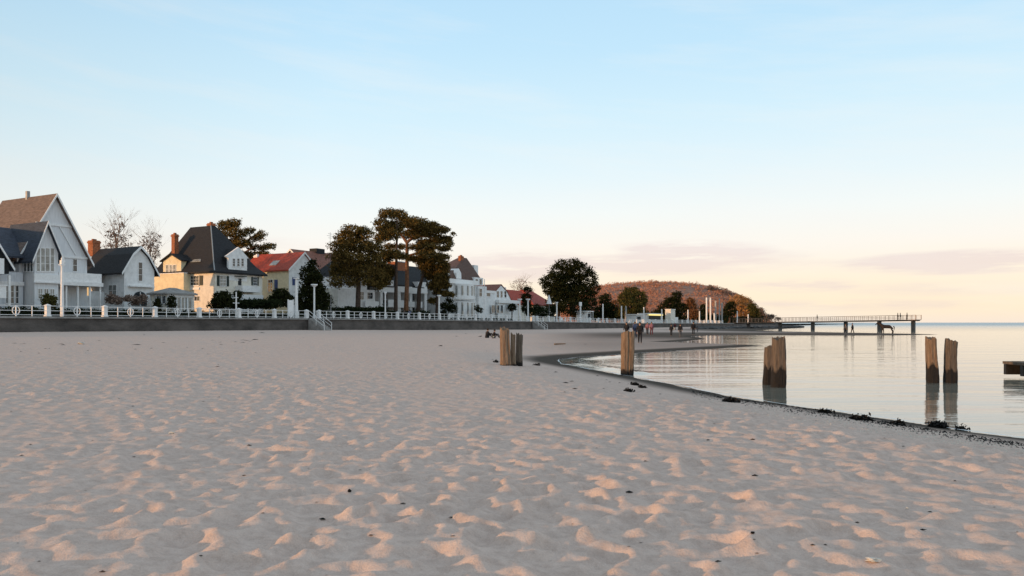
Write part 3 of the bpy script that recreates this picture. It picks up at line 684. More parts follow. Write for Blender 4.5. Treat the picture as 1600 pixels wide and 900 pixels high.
yc, zc = f.x(147, 376, xr); chimney(rf, xr, yc, zr-.6, zc, .55)
(u0, w1), (u1, w0) = f.y(216.5, 410), f.y(222, 439); window(r2, 'y', u0, u1, w0, w1, 0, GLASS, 1, 3); 
for q in (203, 207): pass
(u0, w1), (u1, w0) = f.y(200, 446), f.y(238, 449.5); part(r2, 'cornice', WHITE2, u0, u1, -.5, -.003, w0, w1)
m = MB(); (u0, w1), (u1, w0) = f.y(208, 455), f.y(229, 478); k = 10
m.prism([(u0, w0)]+[(u0+(u1-u0)*(.5-.5*math.cos(math.pi*i/k)), w1-(w1-w0)*.45*(1-math.sin(math.pi*i/k))) for i in range(k+1)]+[(u1, w0)], -.06, -.004, 'y'); dr = m.build('arched_door', GLASS, r2)
m = MB(); m.box((u0+u1)/2-.05, (u0+u1)/2+.05, -.12, -.062, w0, w1-.1); m.box(u0, u1, -.12, -.063, w1-(w1-w0)*.45, w1-(w1-w0)*.45+.08); m.build('door_frame', WHITE2, dr)
(u0, w1), (u1, w0) = f.x(170, 446), f.x(182, 462); window(r2, 'x', u0, u1, w0, w1, 0, GLASSL, 2, 2)

# ------------------------------------------------------------------ 2b: low glazed garden pavilion
f = Fr(262, 9.6); r3 = f.root('garden_pavilion', 'low glazed pavilion with shallow pale roof in front of the yellow villa', 'pavilion')
(x1, ze), (y1, _) = f.y(303, 459), f.x(235, 460)
hip(r3, 0, x1, 0, y1, ze-.0, ze+.75, x1*.4, x1*.6, y1*.45, y1*.55, COPE, ov=.35)
part(r3, 'wall', CREAM, .1, x1-.1, .1, y1-.1, 0, ze-.23)
for a_ in np.linspace(0, x1, 5): part(r3, 'post', WHITE2, a_-.07 if a_ > 0 else 0, a_+.07 if a_ < x1 else x1, -.02, .12, 0, ze-.224)
for a_ in np.linspace(1.2, y1, 3): part(r3, 'post', WHITE2, -.02, .12, a_-.07, a_+.07, 0, ze-.224)
part(r3, 'fascia', WHITE2, -.04, x1+.04, -.06, -.022, ze-.5, ze-.228)
(u0, w1), (u1, w0) = f.x(241, 463), f.x(258, 474); window(r3, 'x', u0, u1, w0, w1, .1, GLASS, 2, 1)
for k in range(3): a_ = .25+k*(x1-.5)/3; window(r3, 'y', a_+.08, a_+(x1-.5)/3-.08, .9, ze-.6, .1, GLASSL, 2, 1)

# ------------------------------------------------------------------ 3: the yellow villa with the great dark hipped roof
f = Fr(336, 15); r4 = f.root('yellow_villa', 'yellow rendered villa with huge dark hipped roof, red chimneys and dark shutters', 'house')
(x1, ze), (y1, _) = f.y(410, 427), f.x(242, 430); ze = f.y(336, 424)[1]
zr = f.x(334, 353, x1*.45)[1]
yr0, _ = f.x(331, 353, x1*.42); yr1, _ = f.x(299, 355, x1*.42)
part(r4, 'wall', CREAM, 0, x1, 0, y1, -.2, ze-.2)
rf = hip(r4, 0, x1, 0, y1, ze, zr, x1*.40, x1*.50, yr0, yr1, SLATE, ov=.55, flare=.72)
yc, zc = f.x(272.5, 366, .6); chimney(rf, .7, yc, ze+1.5, zc, .36)
yc, zc = f.x(330, 349, x1*.45); chimney(rf, x1*.45, yc, zr-.5, zc, .42)
for k in range(4): pass
# hip tiles
m = MB(); m.tube((-.5, -.5, ze+.1), (x1*.40*.22-.4, yr0*.22-.4, ze+(zr-ze)*.22*.72+.1), .09, n=5); m.tube((x1*.40*.22-.4, yr0*.22-.4, ze+(zr-ze)*.22*.72+.1), (x1*.40, yr0, zr), .09, n=5); m.build('hip_tiles', STEEL, rf)
# sunlit wing and balcony dormer on the near end
(yA, wz), (yB, _) = f.x(287, 427, -1.2), f.x(240, 427, -1.2)
part(r4, 'near_wing', YELLOW, -1.2, -.003, yA, yB+.4, -.2, wz)
part(r4, 'wing_coping', WHITE2, -1.28, -.003, yA-.06, yB+.4, wz+.003, wz+.12)
(a0, e_), (a1, _) = f.x(283, 405, -.35), f.x(255, 405, -.35); (_, zz) = f.x(268, 397, -.35)
m = MB(); m.prism([(a0, wz+.13), (a1, wz+.13), (a1, e_), ((a0+a1)/2, zz), (a0, e_)], -.35, 3.6, 'x'); dm = m.build('dormer', YELLOW, r4)
m = MB(); am = (a0+a1)/2
for aa in (a0-.35, a1+.35): m.slab([(-.75, aa, e_-.12), (-.75, am, zz+.12), (4.0, am, zz+.12), (4.0, aa, e_-.12)] if aa < am else [(-.75, am, zz+.12), (-.75, aa, e_-.12), (4.0, aa, e_-.12), (4.0, am, zz+.12)], .16)
m.build('dormer_roof', SLATE, dm)
for pa, pb in ((263.5, 259.5), (269, 265.5), (275, 271)): (u0, w1), (u1, w0) = f.x(pa, 414, -.35), f.x(pb, 427, -.35); window(r4, 'x', u0, u1, w0, w1, -.35, GLASSL, 1, 2)
for pa, pb in ((311, 298),): (u0, w1), (u1, w0) = f.x(pa, 431, 0), f.x(pb, 446, 0); window(r4, 'x', u0, u1, w0, w1, 0, GLASS, 3, 3, shut=SHUT, fr=.1)
part(r4, 'sill_band', WHITE2, -.16, -.003, f.x(312, 450)[0], f.x(290, 450)[0], f.x(300, 453)[1], f.x(300, 449.5)[1])
(u0, w1), (u1, w0) = f.x(312, 463), f.x(304, 470); window(r4, 'x', u0, u1, w0, w1, 0, GLASS, 2, 1)
(u0, w1), (u1, w0) = f.y(343.5, 431), f.y(353, 447); window(r4, 'y', u0, u1, w0, w1, 0, GLASSL, 2, 3, shut=SHUT)
# wall dormer on the sea side, set flush with the wall
(d0, zt), (d1, _) = f.y(357, 401, -.05), f.y(386, 401, -.05); (dm_, zp) = f.y(373, 386, -.05)
m = MB(); m.prism([(d0, ze-1.2), (d1, ze-1.2), (d1, zt), (d1+.35, zt+.02), (dm_, zp), (d0-.5, zt+.02), (d0, zt-.25)], -.05, .3, 'y'); m.build('dormer', WHITE, r4)
m = MB(); m.prism([(d0+.1, ze-.3), (d1-.1, ze-.3), (d1-.1, zt), (dm_, zp-.15), (d0+.1, zt)], .301, 3.6, 'y'); m.build('dormer_body', SLATE, r4)
for pa, pb in ((363.5, 367), (370.5, 374), (377, 380.5)): (u0, w1), (u1, w0) = f.y(pa, 404, -.05), f.y(pb, 416, -.05); window(r4, 'y', u0, u1, w0, w1, -.05, GLASS, 1, 3, fr=.05)
(u0, w1), (u1, w0) = f.y(372, 435), f.y(377, 446); part(r4, 'balcony_door', DARK, u0, u1, -.05, -.004, w0, w1)
(u0, w1), (u1, w0) = f.y(366, 431), f.y(381, 434); part(r4, 'door_canopy', SHUT, u0, u1, -.7, -.06, w0+.1, w1)
(u0, w1), (u1, w0) = f.y(379, 446, -1.6), f.y(407, 457, -1.6); part(r4, 'balcony', WHITE, u0, u1, -1.6, -.003, w0, w1)
(u0, w1), (u1, w0) = f.y(352, 459, -2.4), f.y(410, 466, -2.4); part(r4, 'terrace_wall', WHITE2, u0, u1, -2.6, -2.3, -.2, w1)
(u0, w1), (u1, w0) = f.y(395.5, 433), f.y(401, 446); window(r4, 'y', u0, u1, w0, w1, 0, GLASS, 2, 3, shut=SHUT)
# skylight
(ys, zs) = f.x(309, 407, .9); m = MB(); m.slab([(.5, ys-1.1, zs-.25), (.5, ys+1.1, zs-.25), (1.05, ys+.5, zs+.4), (1.05, ys-.5, zs+.4)], -.06); m.build('skylight', GLASSL, rf)

# ------------------------------------------------------------------ 4: red roofed house
f = Fr(451, 17); r5 = f.root('red_roofed_house', 'pale house with bright red tiled roof and blue shutter, right of the yellow villa', 'house')
(xr, zr), (_, ze) = f.y(474, 396), f.y(451, 421); x1 = 2*xr; (y1, _) = f.x(398, 425)
rf = gable_n(r5, 0, x1, 0, y1+3, -.2, ze, zr, YELLOW, REDR, ov=.35)
part(r5, 'white_gable_face', WHITE, .01, x1-.01, -.1, -.004, -.2, ze); m = MB(); m.prism([(.01, ze+.001), (x1-.01, ze+.001), (xr, zr-.05)], -.1, -.004, 'y'); m.build('gable_face', WHITE, r5)
(u0, w1), (u1, w0) = f.x(426, 437), f.x(419, 456); window(r5, 'x', u0, u1, w0, w1, 0, GLASS, 2, 4)
(u0, w1), (u1, w0) = f.x(434, 437), f.x(429, 455); part(r5, 'shutter', BLUESH, -.07, -.005, min(u0, u1), max(u0, u1), w0, w1)
(u0, w1), (u1, w0) = f.y(456, 433), f.y(463, 446); part(r5, 'shutter', BLUESH, u0, u1, -.17, -.104, w0, w1)
(ys, zs) = f.x(429, 413, 1.2); sl_ = (zr-ze)/xr; m = MB(); m.slab([(.7, ys-.8, ze+.7*sl_+.33), (.7, ys+.8, ze+.7*sl_+.33), (1.7, ys+.8, ze+1.7*sl_+.33), (1.7, ys-.8, ze+1.7*sl_+.33)], .05); m.build('skylight', GLASSL, rf)
chimney(rf, xr-.3, f.x(404, 395, xr)[0], zr-2.2, zr+.1, .4, WHITE)

f = Fr(376, 33); rb = f.root('back_row_house', 'dark red roof of a second row house showing between yellow villa and red roofed house', 'house')
(x1, _), (_, ze) = f.y(413, 420), f.y(400, 424); zr = f.y(400, 397, 5)[1]
gable_s(rb, -7, x1, 0, 10, -.2, ze, zr, CREAM, BAYR, ov=.4)
# ------------------------------------------------------------------ 5: dark roofed row behind
f = Fr(482, 30); r6 = f.root('grey_roofed_house', 'long house with flat grey red roof behind the dark conifer', 'house')
(x1, zr), (_, ze) = f.y(580, 396), f.y(500, 421); gable_s(r6, 0, 16, 0, 9, -.2, ze, f.y(482, 394, 4.5)[1], WHITE, RUSTR, ov=.4)
(u0, w1) = f.y(492, 388, 4.5); part(r6, 'roof_box', DARK, u0, u0+2.4, 4, 6, w1-1.6, w1)
f = Fr(516, 24); ra = empty('tv_antenna', f.o+Vector((0, 0, 0)), RZ, 'thin rooftop antenna with crossbars in front of the sky left of the pines', 'antenna')
zt = f.y(516, 363)[1]; m = MB(); m.tube((0, 0, 0), (0, 0, zt), .06, .03, 6); m.build('mast', STEEL, ra); m = MB()
for dz, L in ((.3, .6), (.7, .9), (1.1, .5)): m.tube((-L, 0, zt-dz), (L, 0, zt-dz), .03, n=5)
m.build('aerial', STEEL, ra)

# ------------------------------------------------------------------ 6: white block with balconies behind the pines
f = Fr(540, 16); r7 = f.root('balcony_block', 'white apartment house with stacked balconies half hidden behind the pines', 'house')
X_ = lambda px: f.y(px, 450)[0]
Zf = lambda px, py, c=0: f.y(px, py, c)[1]
part(r7, 'wall', WHITE, X_(528), X_(586), 0, 10, -.2, Zf(560, 452)); part(r7, 'upper_wall', WHITE, X_(549), X_(576), .4, 8, Zf(560, 452)+.003, Zf(560, 432))
part(r7, 'recess_wall', DARK, X_(586)+.003, X_(700), 2.2, 12, -.2, Zf(640, 446, 2.2))  # shade of the recess put into the wall colour
m = MB(); zt0, zt1 = Zf(600, 446), Zf(600, 410)
hip(r7, X_(556), X_(700), .8, 13, Zf(640, 446), Zf(640, 412), X_(575), X_(690), 4, 9, SLATE, ov=.3)
for pa, pb, ya, yb_, nm in ((571, 592, 470, 481, 'balcony'), (590, 616, 448, 457, 'balcony'), (618, 637, 447, 457, 'balcony'), (639, 652, 449, 459, 'balcony'), (652, 668, 450, 459, 'balcony'),
                        (607, 616, 468, 480, 'balcony'), (618, 634, 469, 481, 'balcony'), (638, 648, 471, 480, 'balcony'), (650, 660, 471, 481, 'balcony')):
    (u0, w1), (u1, w0) = f.y(pa, ya, -.6), f.y(pb, yb_, -.6); b_ = part(r7, nm, WHITE2, u0, u1, -.6, -.45, w0, w1); part(b_, 'balcony_floor', WHITE, u0, u1, -.449, 2.19, w0, w0+.2)
for pa, pb in ((621, 626), (640, 644), (594, 598), (663, 667)):
    (u0, _), (u1, _) = f.y(pa, 440, -.4), f.y(pb, 440, -.4); part(r7, 'pier', WHITE, u0, u1, -.44, 2.19, -.2, Zf(pa, 448, -.4))
(u0, w1), (u1, w0) = f.y(598, 437, -.2), f.y(615, 447, -.2); dd = part(r7, 'roof_dormer', WHITE, u0, u1, -.2, 4, w0, w1)
(u0, w1), (u1, w0) = f.y(602, 440, -.2), f.y(610, 446, -.2); window(r7, 'y', u0, u1, w0, w1, -.2, GLASS, 2, 1)
(u0, w1), (u1, w0) = f.y(653, 440, -.2), f.y(666, 449, -.2); part(r7, 'roof_dormer', WHITE, u0, u1, -.2, 4, w0, w1)
for pa, pb, ya, yb_ in ((600, 606, 460, 468), (609, 617, 460, 468), (628, 636, 460, 468), (645, 652, 461, 470), (655, 661, 461, 470), (600, 614, 474, 486), (628, 640, 474, 486)):
    (u0, w1), (u1, w0) = f.y(pa, ya, 2.2), f.y(pb, yb_, 2.2); window(r7, 'y', u0, u1, w0, w1, 2.2, GLASS, 2, 1)
for pa, pb, ya, yb_, cc in ((553, 557, 437, 446, .4), (564, 570, 437, 447, .4), (562, 568, 456, 468, 0), (574, 582, 457, 467, 0)):
    (u0, w1), (u1, w0) = f.y(pa, ya, cc), f.y(pb, yb_, cc); window(r7, 'y', u0, u1, w0, w1, cc, GLASS, 2, 2)
(u0, w1), (u1, w0) = f.y(621, 409, 3), f.y(637, 436, 3); part(r7, 'brick_chimney_stack', BRICK, u0, u1, 3, 5.5, w0-.5, w1)
part(r7, 'chimney_cap', WHITE2, u0-.1, u1+.1, 2.9, 5.6, w1+.003, w1+.18)

# ------------------------------------------------------------------ 7: round-bayed white villa
f = Fr(702, 12); r8 = f.root('bayed_villa', 'white seaside villa with round bay, cornice and steep roof lit orange on one side', 'house')
X_ = lambda px, c=0: f.y(px, 450, c)[0]
x1 = X_(744); zc1 = Zf(702, 437); zc0 = Zf(702, 445)
Zf = lambda px, py, c=0: f.y(px, py, c)[1]
zc1 = Zf(722, 437); zc0 = Zf(722, 444)
part(r8, 'wall', WHITE, 0, x1, 0, 9, -.2, zc0); part(r8, 'cornice', WHITE2, -.25, x1+.2, -.35, 9.2, zc0+.003, zc1)
zr = f.x(716, 402, x1*.5)[1]
rf = hip(r8, .1, X_(757), .4, 9, zc1+.22, f.y(724, 403, 4)[1], X_(722, 4), X_(727, 4), 3.6, 5.2, BAYR, ov=-.1)
(u0, w1), (u1, w0) = f.y(717, 399, 3.0), f.y(727, 413, 3.0); chimney(rf, (u0+u1)/2+.3, 3.5, w0-1.5, w1, .62, BRICK, d=.3)
def bow(root, xc, r_, z0, z1, mat, name, d=.55):
    k = 12; m = MB(); P = [(xc-r_*math.cos(math.pi*i/k), -r_*d*math.sin(math.pi*i/k)) for i in range(k+1)]; n = len(P)
    V = [(x, y-.004, z0) for x, y in P]+[(x, y-.004, z1) for x, y in P]; Fc = [(i, i+1, i+1+n, i+n) for i in range(n-1)]+[tuple(range(n-1, -1, -1)), tuple(range(n, 2*n)), (n-1, 0, n, 2*n-1)]
    m.poly(V, Fc); return m.build(name, mat, root)
xc = (X_(709)+X_(736))/2; rr = (X_(736)-X_(709))/2
bow(r8, xc, rr, Zf(722, 470), zc0-.01, WHITE, 'round_bay'); bow(r8, xc, rr+.25, Zf(722, 468), Zf(722, 463), WHITE2, 'bay_balcony'); bow(r8, xc, rr, 0, Zf(722, 471), WHITE, 'bay_base')
for i in range(6):
    a = math.pi*(i+.75)/6.5; xx = xc-rr*math.cos(a); yy = -rr*.55*math.sin(a)-.05
    m = MB(); m.box(xx-.22, xx+.22, yy-.03, yy+.3, Zf(722, 462), Zf(722, 447)); m.build('pane', GLASSL, r8)
    m = MB(); m.box(xx-.22, xx+.22, yy-.03, yy+.3, 1.0, Zf(722, 473)); m.build('pane', GLASSL, r8)
(u0, w1), (u1, w0) = f.y(737, 451), f.y(743.5, 463); 
part(r8, 'side_tower', WHITE, x1+.003, X_(757), -.6, 6, -.2, Zf(750, 447, -.6))
for pa, pb in ((738, 742), (743.5, 747.5), (749, 753)): (u0, w1), (u1, w0) = f.y(pa, 451, -.62), f.y(pb, 463, -.62); window(r8, 'y', max(u0, x1+.05) if pa > 740 else u0, u1, w0, w1, -.6 if pa > 740 else 0, GLASS, 1, 2)
(u0, w1), (u1, w0) = f.y(741, 433, .2), f.y(755, 446, .2); dd = part(r8, 'roof_dormer', WHITE, u0, u1, .2, 3, w0, w1)
for pa, pb in ((743, 746.5), (749, 752.5)): (u0, w1), (u1, w0) = f.y(pa, 436, .2), f.y(pb, 445, .2); window(r8, 'y', u0, u1, w0, w1, .2, GLASS, 1, 1)
(u0, w1), (u1, w0) = f.y(713, 419, .5), f.y(721, 437, .5); m = MB(); m.prism([(u0, w0), (u1, w0), (u1-.1, w0+(w1-w0)*.6), ((u0+u1)/2, w1), (u0+.1, w0+(w1-w0)*.6)], .5, 2.5, 'y'); m.build('gable_dormer', WHITE2, r8)
(u0, w1), (u1, w0) = f.y(741, 414, 3), f.y(747, 426, 3); part(r8, 'white_chimney', WHITE2, u0, u1, 3, 4, w0-1, w1)
(u0, w1), (u1, w0) = f.y(698, 427, 1), f.y(703, 437, 1); part(r8, 'white_chimney', WHITE2, u0, u1, 1, 2, w0, w1)
part(r8, 'ground_annex', WHITE, X_(757)+.003, X_(772), -.3, 5, -.2, Zf(764, 455, -.3)); part(r8, 'annex_band', WHITE2, X_(757)+.003, X_(772)+.1, -.4, -.303, Zf(764, 458, -.3), Zf(764, 454, -.3))
(u0, w1), (u1, w0) = f.y(760, 456.5, -.3), f.y(766, 463, -.3); window(r8, 'y', u0, u1, w0, w1, -.3, GLASS, 1, 1)
(u0, w1), (u1, w0) = f.y(739, 474, -.6), f.y(747, 488, -.6); window(r8, 'y', x1+.1, u1+.4, w0, w1, -.6, GLASS, 2, 1)
(u0, w1), (u1, w0) = f.x(700.5, 449), f.x(697, 461); window(r8, 'x', u0, u1, w0, w1, 0, GLASS, 1, 2)

# ------------------------------------------------------------------ 8: white gabled house, 9: long red roofed house
f = Fr(768, 13); r9 = f.root('curved_gable_house', 'small white house with curved gable and brown roof beside the round-bayed villa', 'house')
X_ = lambda px, c=0: f.y(px, 450, c)[0]; x1 = X_(799); xr = X_(783)
za, ze = f.y(783, 446)[1], f.y(790, 470)[1]
m = MB(); m.prism([(0, -.2), (x1, -.2), (x1, ze), (xr+(x1-xr)*.6, ze+(za-ze)*.55), (xr, za), (xr*.4, ze+(za-ze)*.55), (0, ze)], 0, 8, 'y'); m.build('wall', WHITE, r9)
prof = [(-.3, ze-.3), (xr*.4, ze+(za-ze)*.55+.15), (xr, za+.15), (xr+(x1-xr)*.6, ze+(za-ze)*.55+.15), (x1+.3, ze-.3)]; m = MB()
for (a, b_), (c, d) in zip(prof[:-1], prof[1:]): m.slab([(a, -.1, b_+.15), (c, -.1, d+.15), (c, 8.3, d+.15), (a, 8.3, b_+.15)], .2)
m.build('roof', RUSTR, r9)
part(r9, 'terrace', WHITE2, -.3, x1+.3, -2.2, -.003, Zf(780, 474), Zf(780, 469)); part(r9, 'ground_floor', WHITE, -.1, x1, -1.8, -.004, -.2, Zf(780, 474)-.003)
for pa, pb in ((768, 773), (775.5, 780), (782, 785.5)): (u0, w1), (u1, w0) = f.y(pa, 477, -1.8), f.y(pb, 489, -1.8); window(r9, 'y', u0, u1, w0, w1, -1.8, GLASS, 2, 1)
for pa, pb in ((776, 779.5), (782, 785), (788, 791)): (u0, w1), (u1, w0) = f.y(pa, 455), f.y(pb, 465); window(r9, 'y', u0, u1, w0, w1, 0, GLASS, 1, 2)

f = Fr(800, 14.5); r10 = f.root('long_red_house', 'low pale house under a long dark red tiled roof left of the round tree', 'house')
(_, ze), (_, zr) = f.y(805, 474), f.y(805, 455, 3); gable_s(r10, 0, 5.5, 0, 6, -.2, ze, zr, CREAM, REDR, ov=.3)
rf = gable_s(r10, 5.6, 11, .6, 6, -.2, ze, zr, CREAM, REDR, ov=.3)
chimney(rf, 3.0, 4.5, zr-.4, zr+.9, .7, WHITE)
f = Fr(833, 22); r11 = f.root('sunlit_red_house', 'house with vivid red roof slope lit by the low sun beside the round tree', 'house')
(x1, _), (_, ze), (_, zr) = f.y(872, 475), f.y(836, 476), f.y(836, 454, 6)
hip(r11, 0, 14, 0, 12, ze, zr, 5, 9, 5.5, 6.5, REDR, ov=.4); part(r11, 'wall', CREAM, 0, 14, 0, 12, -.2, ze-.2)

# ------------------------------------------------------------------ foliage
def leaves(name, blobs, count, size, mat, parent, seed=1, flat=0.0, shell=.55, up=0.0):
    """blobs: (cx,cy,cz,rx,ry,rz) ellipsoids in the parent's space; many small leaf faces scattered through them in clumps"""
    r = np.random.default_rng(seed); B = np.array(blobs, float); vol = (B[:, 3]*B[:, 4]*B[:, 5])**.72; k = r.choice(len(B), count//9+1, p=vol/vol.sum())
    d = r.standard_normal((len(k), 3)); d /= np.linalg.norm(d, axis=1)[:, None]; rad_ = (shell+(1-shell)*r.random(len(k))**.6)[:, None]*r.uniform(.82, 1.12, (len(k), 1))
    c = B[k, :3]+d*rad_*B[k, 3:6]
    c = np.repeat(c, 9, 0)[:count]; c = c+r.standard_normal((count, 3))*size*1.15*np.array([1, 1, .7])
    n = r.standard_normal((count, 3))+np.array([0, 0, up]); n /= np.linalg.norm(n, axis=1)[:, None]
    a = np.cross(n, r.standard_normal((count, 3))); a /= np.linalg.norm(a, axis=1)[:, None]; b = np.cross(n, a)
    s = size*r.uniform(.5, 1.25, (count, 1)); V = np.stack([c-a*s, c-b*s*.55, c+a*s, c+b*s*.55], 1).reshape(-1, 3)
    F_ = np.arange(count*4).reshape(-1, 4); return npmesh(name, V, F_, mat, parent)
def limb(m, a, b, r0, r1, r, depth, spread=.55, kids=3):
    m.tube(a, b, r0, r1, 6 if r0 > .05 else 4, cap=False)
    if depth == 0: return
    a = Vector(a); b = Vector(b); L = (b-a).length
    for i in range(kids):
        d = (b-a).normalized()+Vector((r.uniform(-1, 1), r.uniform(-1, 1), r.uniform(-.3, .7)))*spread; d.normalize(); t_ = r.uniform(.55, 1)
        s0 = a.lerp(b, t_); limb(m, s0, s0+d*L*r.uniform(.55, .85), r1*.85 if t_ > .8 else r0*.6, r1*.5, r, depth-1, spread, kids)
def bare_tree(px, n, top, base_r, label, spread_px, mat=PALEBARK, depth=5, seed=1, group=None, twig=None, kids=3, wd=.42):
    s_ = S_of(px, n); b = W3(s_, n, gz(s_)); h = Zat(top, b.y)-b.z; r = random.Random(seed)
    root = empty('bare_tree', b, 0, label, 'tree', group); w = spread_px*b.y/FPX
    m = MB(); m.tube((0, 0, 0), (0, 0, h*.45), base_r, base_r*.75, 8, cap=False); m.build('trunk', mat, root)
    m = MB(); m.tube((0, 0, h*.45), (r.uniform(-.2, .2), 0, h*.80), base_r*.75, base_r*.3, 6, cap=False)
    for i in range(9):
        a = i*2.4+r.uniform(-.3, .3); z0 = h*(.36+.40*i/9); L = w*(.52 if i < 7 else .3)*wd; e = Vector((math.cos(a)*L, math.sin(a)*L, z0+h*r.uniform(.10, .2)))
        limb(m, (0, 0, z0), e, base_r*.30, base_r*.10, r, depth-1, .7, kids)
    m.build('branches', mat, root)
    if twig: leaves('twigs', [(0, 0, h*.72, w*.5, w*.5, h*.27)], twig, .15, PALET, root, seed, shell=.2)
    return root
def tree(px, n, blobs, label, leaf=DARKL, count=7000, size=.22, trunks=(), bark=BARK, name='evergreen_tree', seed=1, dy=.75, cat='tree', shell=.55, group=None, up=0.0, fat=0.0):
    """blobs and trunks are read off the photograph as (px,py,rx,ry) and turned into metres at the tree's own distance"""
    s_ = S_of(px, n); b = W3(s_, n, gz(s_)); k = b.y/FPX; r = random.Random(seed)
    root = empty(name, b, 0, label, cat, group)
    X_ = lambda q: (q-px)*k
    Z_ = lambda q: CZ+(HOR-q)*k-b.z
    m = MB()
    for tr in trunks:
        for (x0, y0, r0), (x1, y1, r1) in zip(tr[:-1], tr[1:]): m.tube((X_(x0), r.uniform(-.1, .1), Z_(y0)), (X_(x1), r.uniform(-.1, .1), Z_(y1)), r0*k, r1*k, 8, cap=False)
    if m.v: m.build('trunk', bark, root)
    B = []
    for px_, py_, rx, ry in blobs:
        yy = r.uniform(-1, 1)*dy*max(rx*k, 1.0); fz = fat; B.append((X_(px_), yy, Z_(py_), rx*k*(1+fz*.4), max(rx*k*.8, .6), ry*k*(1+fz)))
    leaves('crown', B, count, size, leaf, root, seed, shell=shell, up=up); return root

bare_tree(182, 34, 335, .28, 'tall bare winter tree rising behind the slate cottage chimney', 46, depth=5, seed=4, mat=PALEBARK, twig=1500)
bare_tree(235, 34, 353, .22, 'shorter bare winter tree at the left edge of the dark hipped roof', 36, depth=5, seed=9, twig=1300)
bare_tree(815, 60, 431, .35, 'pinkish bare round tree behind the long red house', 40, depth=5, seed=12, twig=2500)
# pine behind the yellow villa
tree(372, 34, [(352,352,17,9),(368,349,12,7),(345,366,10,9),(372,366,20,9),(390,360,9,5),(362,382,16,9),(384,381,16,7),(404,372,12,6),(410,366,8,5),(400,386,18,5),(420,384,11,4),(428,388,6,3),(392,398,20,6),(372,398,14,8),(412,396,12,4)],
     'wind swept pine with layered crown behind the dark roof of the yellow villa', PINEN, 15750, .165, [[(374,480,3),(372,400,2.2),(366,352,1)],[(372,400,1.6),(400,384,.9),(425,386,.4)],[(372,385,1.5),(398,368,.8)]], PBARK, 'pine_tree', 5, shell=.4)
# conifer beside the white column
tree(488, 8.6, [(488,415,8,10),(484,430,15,14),(494,436,13,12),(487,452,21,14),(480,468,20,14),(499,470,18,16),(488,482,24,10)],
     'dense blackish conifer between the red roofed house and the left pine', DARKL, 12000, .20, [[(488,500,3),(488,420,1)]], BARK, 'conifer_tree', 6)
# the three big pines
tree(559, 10.5, [(555,362,22,9),(548,372,26,11),(572,365,16,10),(538,385,22,12),(562,384,28,12),(583,388,16,14),(532,402,20,12),(552,404,24,13),(577,406,22,14),(524,420,15,13),(545,424,20,14),(568,424,20,12),(586,430,14,14),(530,440,16,10),(590,446,10,8),(576,440,12,8),(552,442,12,8)],
     'broad dark pine with lit brown top, left of the tall pair', PINEN, 33250, .165, [[(559,496,4.5),(560,450,3.6),(562,380,1.6)],[(560,440,2.5),(540,400,1)],[(561,425,2),(580,395,.8)]], BARK, 'pine_tree', 7, shell=.35)
tree(618, 10, [(606,334,15,7),(624,336,14,8),(598,352,13,10),(614,354,18,9),(608,368,18,9),(594,374,9,7),(612,398,18,7),(600,404,14,8),(628,400,9,5),(606,424,12,9),(604,438,8,8),(597,422,13,12),(596,440,11,9)],
     'tall thin trunked pine, left one of the pair, with red brown top', PINEN, 25375, .165, [[(618,498,3.6),(619,430,2.4),(620,370,1.6),(620,334,.8)],[(619,405,1.2),(604,398,.6)],[(619,372,1.2),(602,360,.6)]], BARK, 'pine_tree', 8, shell=.3, fat=.14)
tree(636, 11.5, [(640,346,18,8),(655,352,20,10),(645,366,18,8),(672,362,18,8),(690,360,13,6),(686,374,20,6),(699,372,9,3.5),(662,378,14,5),(694,388,12,5),(676,386,14,5),(668,398,18,6),(690,402,14,6),(656,404,12,6),(703,382,6,3),(650,387,13,5),(664,392,15,5),(644,404,11,4),(628,386,7,4),(612,385,12,4),(708,366,5,2.5),(676,352,10,5)],
     'great umbrella pine with pale forked trunk, right one of the pair', PINEN, 35525, .165, [[(634,500,4),(636,440,3.2),(636,379,2.5)],[(636,379,2.6),(626,366,1.7),(618,352,.8)],[(636,379,2.6),(648,368,1.6),(662,356,.8)],[(636,400,2),(664,392,1),(690,386,.5)],[(648,368,1.3),(682,372,.6)]], PBARK, 'pine_tree', 10, shell=.3, fat=.14)
tree(654, 12.5, [(664,414,12,9),(680,412,17,10),(694,418,9,12),(672,428,14,9),(690,434,12,10),(682,446,14,8),(698,446,8,5),(690,458,16,4),(676,470,8,4),(704,461,8,3)],
     'dark lower pine to the right of the forked trunk, drooping over the balconies', PINEN, 24106, .165, [[(653,500,4),(655,450,3),(666,415,1.4)],[(682,500,2.4),(684,440,1.6)]], BARK, 'pine_tree', 11, shell=.3, fat=.14)
tree(697, 8.8, [(696,478,8,5),(706,482,8,7),(692,490,7,5),(702,470,6,4)], 'dark garden shrub at the left foot of the round-bayed villa', DARKL, 2500, .17, name='shrub', cat='shrub', seed=13)
tree(600, 9.2, [(590,490,10,3),(612,490,12,3),(640,490,14,3),(574,489,12,3),(660,490,12,3)], 'low dark hedge under the pines behind the railing', HEDGE, 5000, .17, name='hedge', cat='hedge', seed=14)
